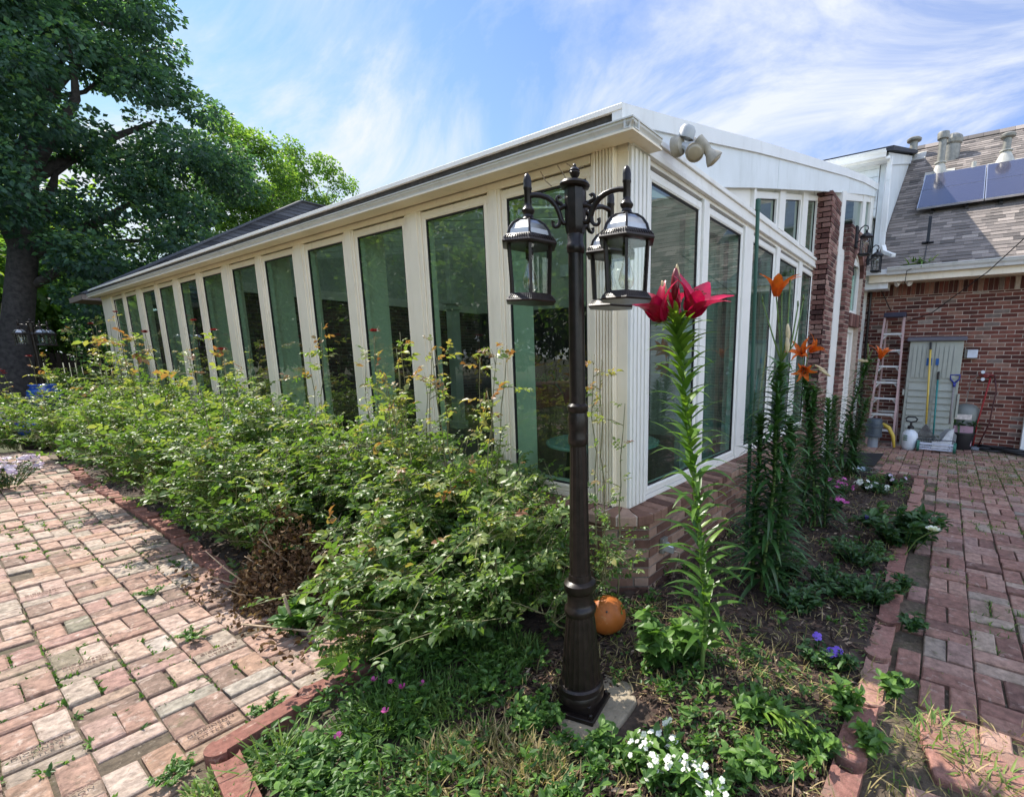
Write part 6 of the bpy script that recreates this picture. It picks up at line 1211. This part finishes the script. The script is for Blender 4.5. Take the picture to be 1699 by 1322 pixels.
for i, (px, py) in enumerate(((622,1128),(650,1132),(562,1222),(700,1135),(668,1140),(640,1180))):
    p = gp(px, py, .11); tq = thing('dianthus_flower', ('magenta dianthus flower leftmost on the cushion by the edging','magenta dianthus flower second on the cushion','lone magenta dianthus flower lowest by the edging','magenta dianthus flower rightmost on the cushion','pale magenta dianthus flower between two others','small magenta dianthus flower in the middle of the tuft')[i], 'flower', p); mb = MB(); rq = random.Random(i)
    for q in range(5): a = 2*math.pi*q/5+i; d = np.array([math.cos(a)*.7-.35, math.sin(a)*.7-.25, .55]); d = nrm(d); s = nrm(np.cross(d, Z)); mb.add([p, p+d*.014+s*.010, p+d*.020+s*.004, p+d*.020-s*.004, p+d*.014-s*.010], [(0,1,2,3,4)], rq.random())
    mb.build('petals', M['pink_petal'], tq, recalc=False); mb = MB(); mb.tube([p, p - Z*.10], .0015, 4); mb.build('stem', M['stem'], tq)
# dead clippings
c = gp(470, 985); c[0] += .06; t = thing('dead_clippings', 'heap of dead brown rose clippings spilling onto the left path', 'garden waste', c); n = 5200; a = RNG.uniform(0,2*math.pi,n); q = np.sqrt(RNG.random(n)); P = np.stack([c[0]+np.cos(a)*q*.30, c[1]+np.sin(a)*q*.42, RNG.random(n)*.60*(1-q**1.5)+.02], 1); P[:1700, 2] = .02; P[:1700, :2] = c[:2] + RNG.normal(size=(1700,2))*(.24,.50)
k = P[:, 0] > .80; P = P[k]; n = len(P)
L = RNG.uniform(.018,.042,n); mb = MB(); mb.arrays(*leaf_block(P, rand_dirs(n,-.1), rand_dirs(n,.4), L, L*.6, RNG.random(n), .5, 1.0)); mb.build('dead_leaves', M['dead'], t)
mb = MB()
for i in range(34):
    a = RNG.uniform(0, 6.28); b = c + np.array([RNG.normal()*.12, RNG.normal()*.2, .02]); e = b + np.array([math.cos(a)*.25, math.sin(a)*.3, RNG.uniform(.05,.5)]); mb.tube([b, (b+e)/2+RNG.normal(size=3)*.03, e], [.005,.004,.002], 5)
mb.tube([gp(400,1035,.05), gp(500,1045,.06), gp(610,1060,.03)], [.005,.006,.004], 6); mb.tube([gp(470,985,.25), gp(490,1045,.03)], .008, 6); mb.build('twigs', M['deadcane'], t, smooth='all')
# mulch chips, dead leaves, path weeds: uncountable
n = 46000; Px = np.where(RNG.random(n) < .62, RNG.uniform(.45,7.0,n)**1.0, RNG.uniform(1.15,2.5,n)); Py = np.where(Px < 0, 0, RNG.uniform(0,1,n)); idx_ = np.arange(n)
Py = np.where(idx_ % 3 < 2, .18 + Py*1.40, 1.2 + Py*8); Px = np.where(idx_ % 3 < 2, .45 + (Px/7.0)**1.6*6.6, RNG.uniform(1.15,2.45,n)); k = np.array([in_bed(x, y) for x, y in zip(Px, Py)]); Px, Py = Px[k], Py[k]; n = len(Px)
P = np.stack([Px, Py, np.array([bedz(x, y) for x, y in zip(Px, Py)]) + RNG.uniform(.001,.018,n)], 1); D = rand_dirs(n); D[:, 2] *= .25; N = rand_dirs(n, 2.2); L = RNG.uniform(.014,.058,n)
kk = (np.abs(P[:, 0]-gp(1008,1192)[0]) > .17) | (np.abs(P[:, 1]-gp(1008,1192)[1]) > .17); P, D, N, L = P[kk], D[kk], N[kk], L[kk]; n = len(P)
mb = MB(); V, F, T = diamond_block(P, D, N, L, L*.30, np.clip(RNG.random(n)**1.3,0,1)); mb.arrays(V, F, T); tag(mb.build('mulch_chips', M['mulch']), 'dark wood mulch chips covering the garden beds', 'mulch', None, 'stuff')
SLAB = gp(1008, 1192); rw = np.random.default_rng(77); Pc, Dc, Tc, Lc = [], [], [], []
for k in range(1700):
    x, y = ((rw.uniform(.5, 6.9), rw.uniform(.2, 1.5)), (rw.uniform(.5, 2.3), rw.uniform(.2, 1.7)), (rw.uniform(.5, 1.7), rw.uniform(.9, 2.7)), (rw.uniform(.5, 1.6), rw.uniform(.9, 2.5)))[k % 4]
    if not in_bed(x, y) or (math.sin(x*2.3+1)*math.sin(y*4+2) + rw.normal()*.6 < (-.1 if k % 4 < 2 else -.35)) or (abs(x - SLAB[0]) < .20 and abs(y - SLAB[1]) < .20): continue
    m = int(rw.integers(8, 20)); h = rw.uniform(.02, .10); Lr = rw.uniform(.02, .05)
    for q in range(m): a = rw.uniform(0, 6.28); Pc.append((x + rw.normal()*.018, y + rw.normal()*.018, bedz(x, y) + h*rw.random())); Dc.append((math.cos(a), math.sin(a), rw.uniform(0,.8))); Tc.append(rw.uniform(.1,.9)); Lc.append(Lr*rw.uniform(.6,1.2))
Pc, Dc, Tc, Lc = map(np.array, (Pc, Dc, Tc, Lc)); mb = MB(); mb.arrays(*leaf_block(Pc, Dc, rand_dirs(len(Pc), 1.5), Lc, Lc*.45, Tc)); tag(mb.build('ground_weeds', M['herb']), 'low green weeds scattered over the mulch of the lily bed', 'weeds', None, 'stuff')
rw = np.random.default_rng(78); n = 7500; ux = rw.random(n); Pd = np.stack([np.where(ux < .55, rw.uniform(.5, 2.5, n), rw.uniform(.5, 6.9, n)), np.where(ux < .12, rw.uniform(-.55, .12, n), rw.uniform(.16, 1.5, n)), np.zeros(n)], 1); Pd = Pd[np.array([in_bed(x, y) or (y < .12 and x < 2.4 and x > 1.2) for x, y in Pd[:, :2]])]; Pd = Pd[(np.abs(Pd[:, 0]-SLAB[0]) > .18) | (np.abs(Pd[:, 1]-SLAB[1]) > .18)]; n = len(Pd); Pd[:, 2] = [bedz(x, y) + .015 for x, y in Pd[:, :2]]
mb = MB(); mb.arrays(*strap_block(Pd, rand_dirs(n, .15), rw.uniform(.03,.12,n), .005, rw.random(n), .5, .15, 4)); tag(mb.build('dry_litter', M['straw']), 'dry straw coloured plant litter lying on the mulch', 'litter', None, 'stuff')
def path_weeds(n, cells, cond, seed):
    rr = np.random.default_rng(seed); P = []
    while len(P) < n:
        c = cells[rr.integers(len(cells))]
        if not cond(c[0], c[1], rr): continue
        L = c[2] > c[3]; s = rr.choice([-1,1]); P += [(c[0] + (rr.uniform(-.5,.5)*c[2] if L else s*c[2]*.53) + rr.normal()*.006, c[1] + (s*c[3]*.53 if L else rr.uniform(-.5,.5)*c[3]) + rr.normal()*.006, -.012)]*int(rr.integers(4,12))
    return np.array(P[:n])
pn = lambda x, y: math.sin(x*3.3+1)*math.sin(y*2.1+.5) + .6*math.sin(x*7.1+y*5.3)
P = path_weeds(26000, lc, lambda x, y, r: pn(x, y) > .30 or r.random() < .12, 1); n = len(P); P[:, :2] += RNG.normal(size=(n,2))*.008
mb = MB(); mb.arrays(*leaf_block(P, rand_dirs(n, .35), rand_dirs(n, 1.2), RNG.uniform(.012,.034,n), RNG.uniform(.005,.013,n), RNG.random(n))); tag(mb.build('path_weeds', M['herb']), 'small green weeds in the joints of the left brick path', 'weeds', None, 'stuff')
P = path_weeds(19000, rc, lambda x, y, r: (pn(x*.9+2, y*1.3) > .5 and r.random() < .6) or (7.2 < x < 9.2 and -2.2 < y < -.05 and r.random() < .9 and pn(x*1.3,y*2) > -.4 and abs(y+.75) < .6) or r.random() < .03, 2); n = len(P); P[:, :2] += RNG.normal(size=(n,2))*np.where(P[:, :1] > 7, .06, .012)
rg = np.random.default_rng(5); G = np.stack([7.75 + rg.normal(size=3600)*.42, -.95 + rg.normal(size=3600)*.42, np.full(3600, -.01)], 1); G[:, 0] -= .5*(G[:, 1]+.95); D2 = np.stack([rg.uniform(1.5, 2.4, 500), rg.uniform(-.75, .08, 500), np.full(500, -.02)], 1); P = np.concatenate([P, G, D2]); n = len(P)
mb = MB(); mb.arrays(*strap_block(P, rand_dirs(n, .9), RNG.uniform(.03,.07,n), .006, RNG.random(n), .6, .15, 4)); tag(mb.build('terrace_weeds', M['turf']), 'grass and weeds in the joints of the shaded right path', 'weeds', None, 'stuff')
for i, (px, py) in enumerate(((1510,1050),(1495,985),(1440,1245),(1480,1160))): herb('path_weed', gp(px, py), .10, .06, 7, .05, H_ if i > 1 else HD, ('leafy weed sprouting at the path side of the edging, nearer one','leafy weed sprouting at the path side of the edging, below the dahlia','leafy weed at the near end of the scalloped edging','small weed in the dirt beside the near scalloped edging')[i], 'weeds', None, 0, .02, 80+i)
for i, (px, py) in enumerate(((252,988),(320,1060),(440,1180),(290,1290),(700,1010))): 
    herb('path_weed', gp(px, py), .03, .085, 14, .021, H_, ('green weed between bricks near the middle of the left path','small weed right of the middle of the left path','weed between bricks close to the long scalloped edging','flat weed patch on the bricks at the bottom of the left path','weed under the near rose bushes')[i], 'weeds', None, 0, .02, 90+i)
# far left: lilac flowers, blue pots
fp_ = gp(5, 812); t = herb('lilac_phlox', (fp_[0]+.02, fp_[1]), .30, .38, 60, .04, HD, 'mound of pale lilac flowers at the left edge of the photo beside the path', 'flowering plant', M['mauve_petal'], 98, .036, 70)
blue = simple('cobalt_glaze', (.006,.05,.30), .2, var=.2, spec=.7, coat=.5)
for px, py, y, s, lab in ((76,660,13.6,1.0,'round cobalt blue glazed pot among the far shrubs below the far lamp post'),(52,712,12.6,.75,'smaller bright blue pot half hidden by shrubs left of the round one')):
    p = pl(px, py, 1, y); t = thing('blue_pot', lab, 'pot', p - Z*.2*s); c = p - Z*.22*s; mb = MB(); mb.lathe([(.12*s,0),(.19*s,.10*s),(.23*s,.24*s),(.21*s,.36*s),(.16*s,.42*s),(.19*s,.46*s),(.17*s,.465*s),(.13*s,.40*s)], 24, c); mb.build('glazed_body', blue, t, smooth='all')
    mb = MB(); mb.box(c[0]-.13, c[0]+.13, c[1]-.13, c[1]+.13, 0, c[2]); mb.build('plinth', M['metal_dark'], t)
herb('violet_flowers', pl(8, 690, 1, 12.9)*np.array([1,1,0]), .62, .3, 20, .05, HD, 'violet flowers on a shrub at the far left edge', 'flowering plant', M['purple_petal'], 50, .04, 71)
# inside the sunroom
p = pl(905, 640, 1, 4.6); t = thing('planter_trough', 'red planter trough on a wooden stand inside the sunroom', 'planter', (p[0], p[1], .1)); mb = MB(); mb.box(p[0]-.35,p[0]+.35,p[1]-.16,p[1]+.16,p[2]-.28,p[2]+.02); mb.box(p[0]-.38,p[0]+.38,p[1]-.19,p[1]+.19,p[2]+.02,p[2]+.06); mb.build('trough', simple('terracotta_red', (.30,.06,.04), .7), t, bevel=.01); mb = MB(); mb.box(p[0]-.30,p[0]+.30,p[1]-.14,p[1]+.14,.1,p[2]-.28); mb.build('stand', simple('rough_wood', (.16,.09,.055), .8, var=.3), t)
n = 40; mb = MB(); mb.arrays(*strap_block(np.array([p[0],p[1],p[2]+.05]) + RNG.normal(size=(n,3))*(.15,.07,.0), rand_dirs(n,1.0), .22, .03, RNG.random(n), .6)); tag(mb.build('potted_plant', M['lily_leaf'], loc=p), 'small plant growing in the red trough inside the sunroom', 'plant')
p = np.array([3.35, 2.45, .1]); t = thing('glass_table', 'round glass topped table with dark legs behind the first right hand window', 'table', p); mb = MB(); mb.lathe([(.48,.70),(.50,.705),(.50,.72),(.48,.725)], 40, p); mb.build('table_top', simple('pale_green_glass', (.30,.44,.38), .1), t)
for k in range(4): a = k*math.pi/2+.4; mb = MB(); mb.tube([p+np.array([math.cos(a)*.38,math.sin(a)*.38,0]), p+np.array([math.cos(a)*.30,math.sin(a)*.30,.70])], .02, 8); mb.build('leg', M['metal_black'], t)
# vine twigs under the eave
mb = MB()
for px, py, q in ((897,285,((905,300),(915,309))),(925,275,((940,297),(945,305))),(940,272,((955,280),(968,276))),(958,276,((955,290),(950,285)))): mb.tube([pl(px,py,0,2.50)] + [pl(*w,0,2.49) for w in q], .004, 5)
tag(mb.build('vine_twigs', M['deadcane'], loc=pl(925,285,0,2.5)), 'dry vine twigs hanging under the sunroom eave behind the lamp post', 'twigs')

# ------------------------------------------------------------------ sky, sun, camera
w = bpy.data.worlds.new('World'); SC.world = w; w.use_nodes = True; nt = w.node_tree; bg = nt.nodes['Background']
sky = nt.nodes.new('ShaderNodeTexSky'); sky.sky_type = 'NISHITA'; sky.sun_disc = False; sky.sun_elevation = R_(SUN_EL); sky.sun_rotation = math.atan2(SUNV[0], SUNV[1]); sky.altitude = 100; sky.air_density = 1.0; sky.dust_density = .6; sky.ozone_density = 1.5
tc = nt.nodes.new('ShaderNodeTexCoord'); sx = nt.nodes.new('ShaderNodeSeparateXYZ'); lnk(nt, tc.outputs['Generated'], sx.inputs[0])
zz = mathn(nt, 'ADD', mathn(nt, 'MAXIMUM', sx.outputs[2], 0.0), .22); cx_ = nt.nodes.new('ShaderNodeCombineXYZ'); lnk(nt, mathn(nt, 'DIVIDE', sx.outputs[0], zz), cx_.inputs[0]); lnk(nt, mathn(nt, 'DIVIDE', sx.outputs[1], zz), cx_.inputs[1])
mp = nt.nodes.new('ShaderNodeMapping'); mp.inputs['Rotation'].default_value = (0,0,R_(-28)); mp.inputs['Scale'].default_value = (1.0,.55,1); mp.inputs['Location'].default_value = (3.1,2.2,0); lnk(nt, cx_.outputs[0], mp.inputs[0])
c1 = noise(nt, 1.5, 10, .64, mp.outputs[0], 1.1); c2 = noise(nt, .55, 3, .5, mp.outputs[0], .2)
cs = mathn(nt, 'ADD', mathn(nt, 'MULTIPLY', c1.outputs['Fac'], .62), mathn(nt, 'MULTIPLY', c2.outputs['Fac'], .38))
cr = ramp(nt, [(.41, (.03,)*3), (.50, (.36,)*3), (.59, (.96,)*3)], cs)
hz = ramp(nt, [(.0, (.8,)*3), (.35, (.25,)*3), (.75, (0,)*3)], sx.outputs[2])
cf = mathn(nt, 'MAXIMUM', cr.outputs[0], mathn(nt, 'MULTIPLY', hz.outputs[0], .8))
skyc = mix(nt, mix(nt, sky.outputs[0], (.50,.72,1.08), 1.0, 'MULTIPLY'), (4.3,4.75,5.4), 1.0, 'DARKEN')
dv = nrm(RM @ np.array([-.35,0,1.])); dh = mathn(nt, 'ADD', mathn(nt, 'MULTIPLY', sx.outputs[0], float(dv[0])), mathn(nt, 'MULTIPLY', sx.outputs[1], float(dv[1])))
br = ramp(nt, [(.0, (3.4,3.0,2.45)), (.42, (3.1,2.75,2.25)), (.62, (1,1,1))], mathn(nt, 'ADD', mathn(nt, 'MULTIPLY', dh, .5), .5))  # unseen sky behind the camera boosted to lift the shaded areas
lnk(nt, mix(nt, mix(nt, skyc, (4.35,4.6,5.05), cf), br.outputs[0], 1.0, 'MULTIPLY'), bg.inputs['Color']); bg.inputs['Strength'].default_value = .125
sl_ = bpy.data.lights.new('sun', 'SUN'); sl_.energy = 5.0; sl_.angle = R_(.5); sl_.color = (1.0,.94,.85); so = bpy.data.objects.new('sun', sl_); COL.objects.link(so); so.rotation_euler = Vector(SUNV).to_track_quat('Z', 'Y').to_euler()
cam = bpy.data.cameras.new('camera'); co_ = bpy.data.objects.new('camera', cam); COL.objects.link(co_); SC.camera = co_
cam.sensor_width = 36; cam.lens = FOC/PW*36; cam.shift_x = (PW/2-PP[0])/PW; cam.shift_y = (PP[1]-PH/2)/PW; cam.clip_start = .05; cam.clip_end = 1500
Rw = RM @ np.diag([1., -1., -1.]); mat = Matrix.Identity(4)
for i in range(3):
    for j in range(3): mat[i][j] = float(Rw[i, j])
    mat[i][3] = float(CAM[i])
co_.matrix_world = mat
SC.view_settings.view_transform = 'Standard'; SC.view_settings.look = 'None'; SC.view_settings.gamma = 1; SC.view_settings.exposure = .76
SC.cycles.max_bounces = 10; SC.cycles.transparent_max_bounces = 24; SC.cycles.use_denoising = True
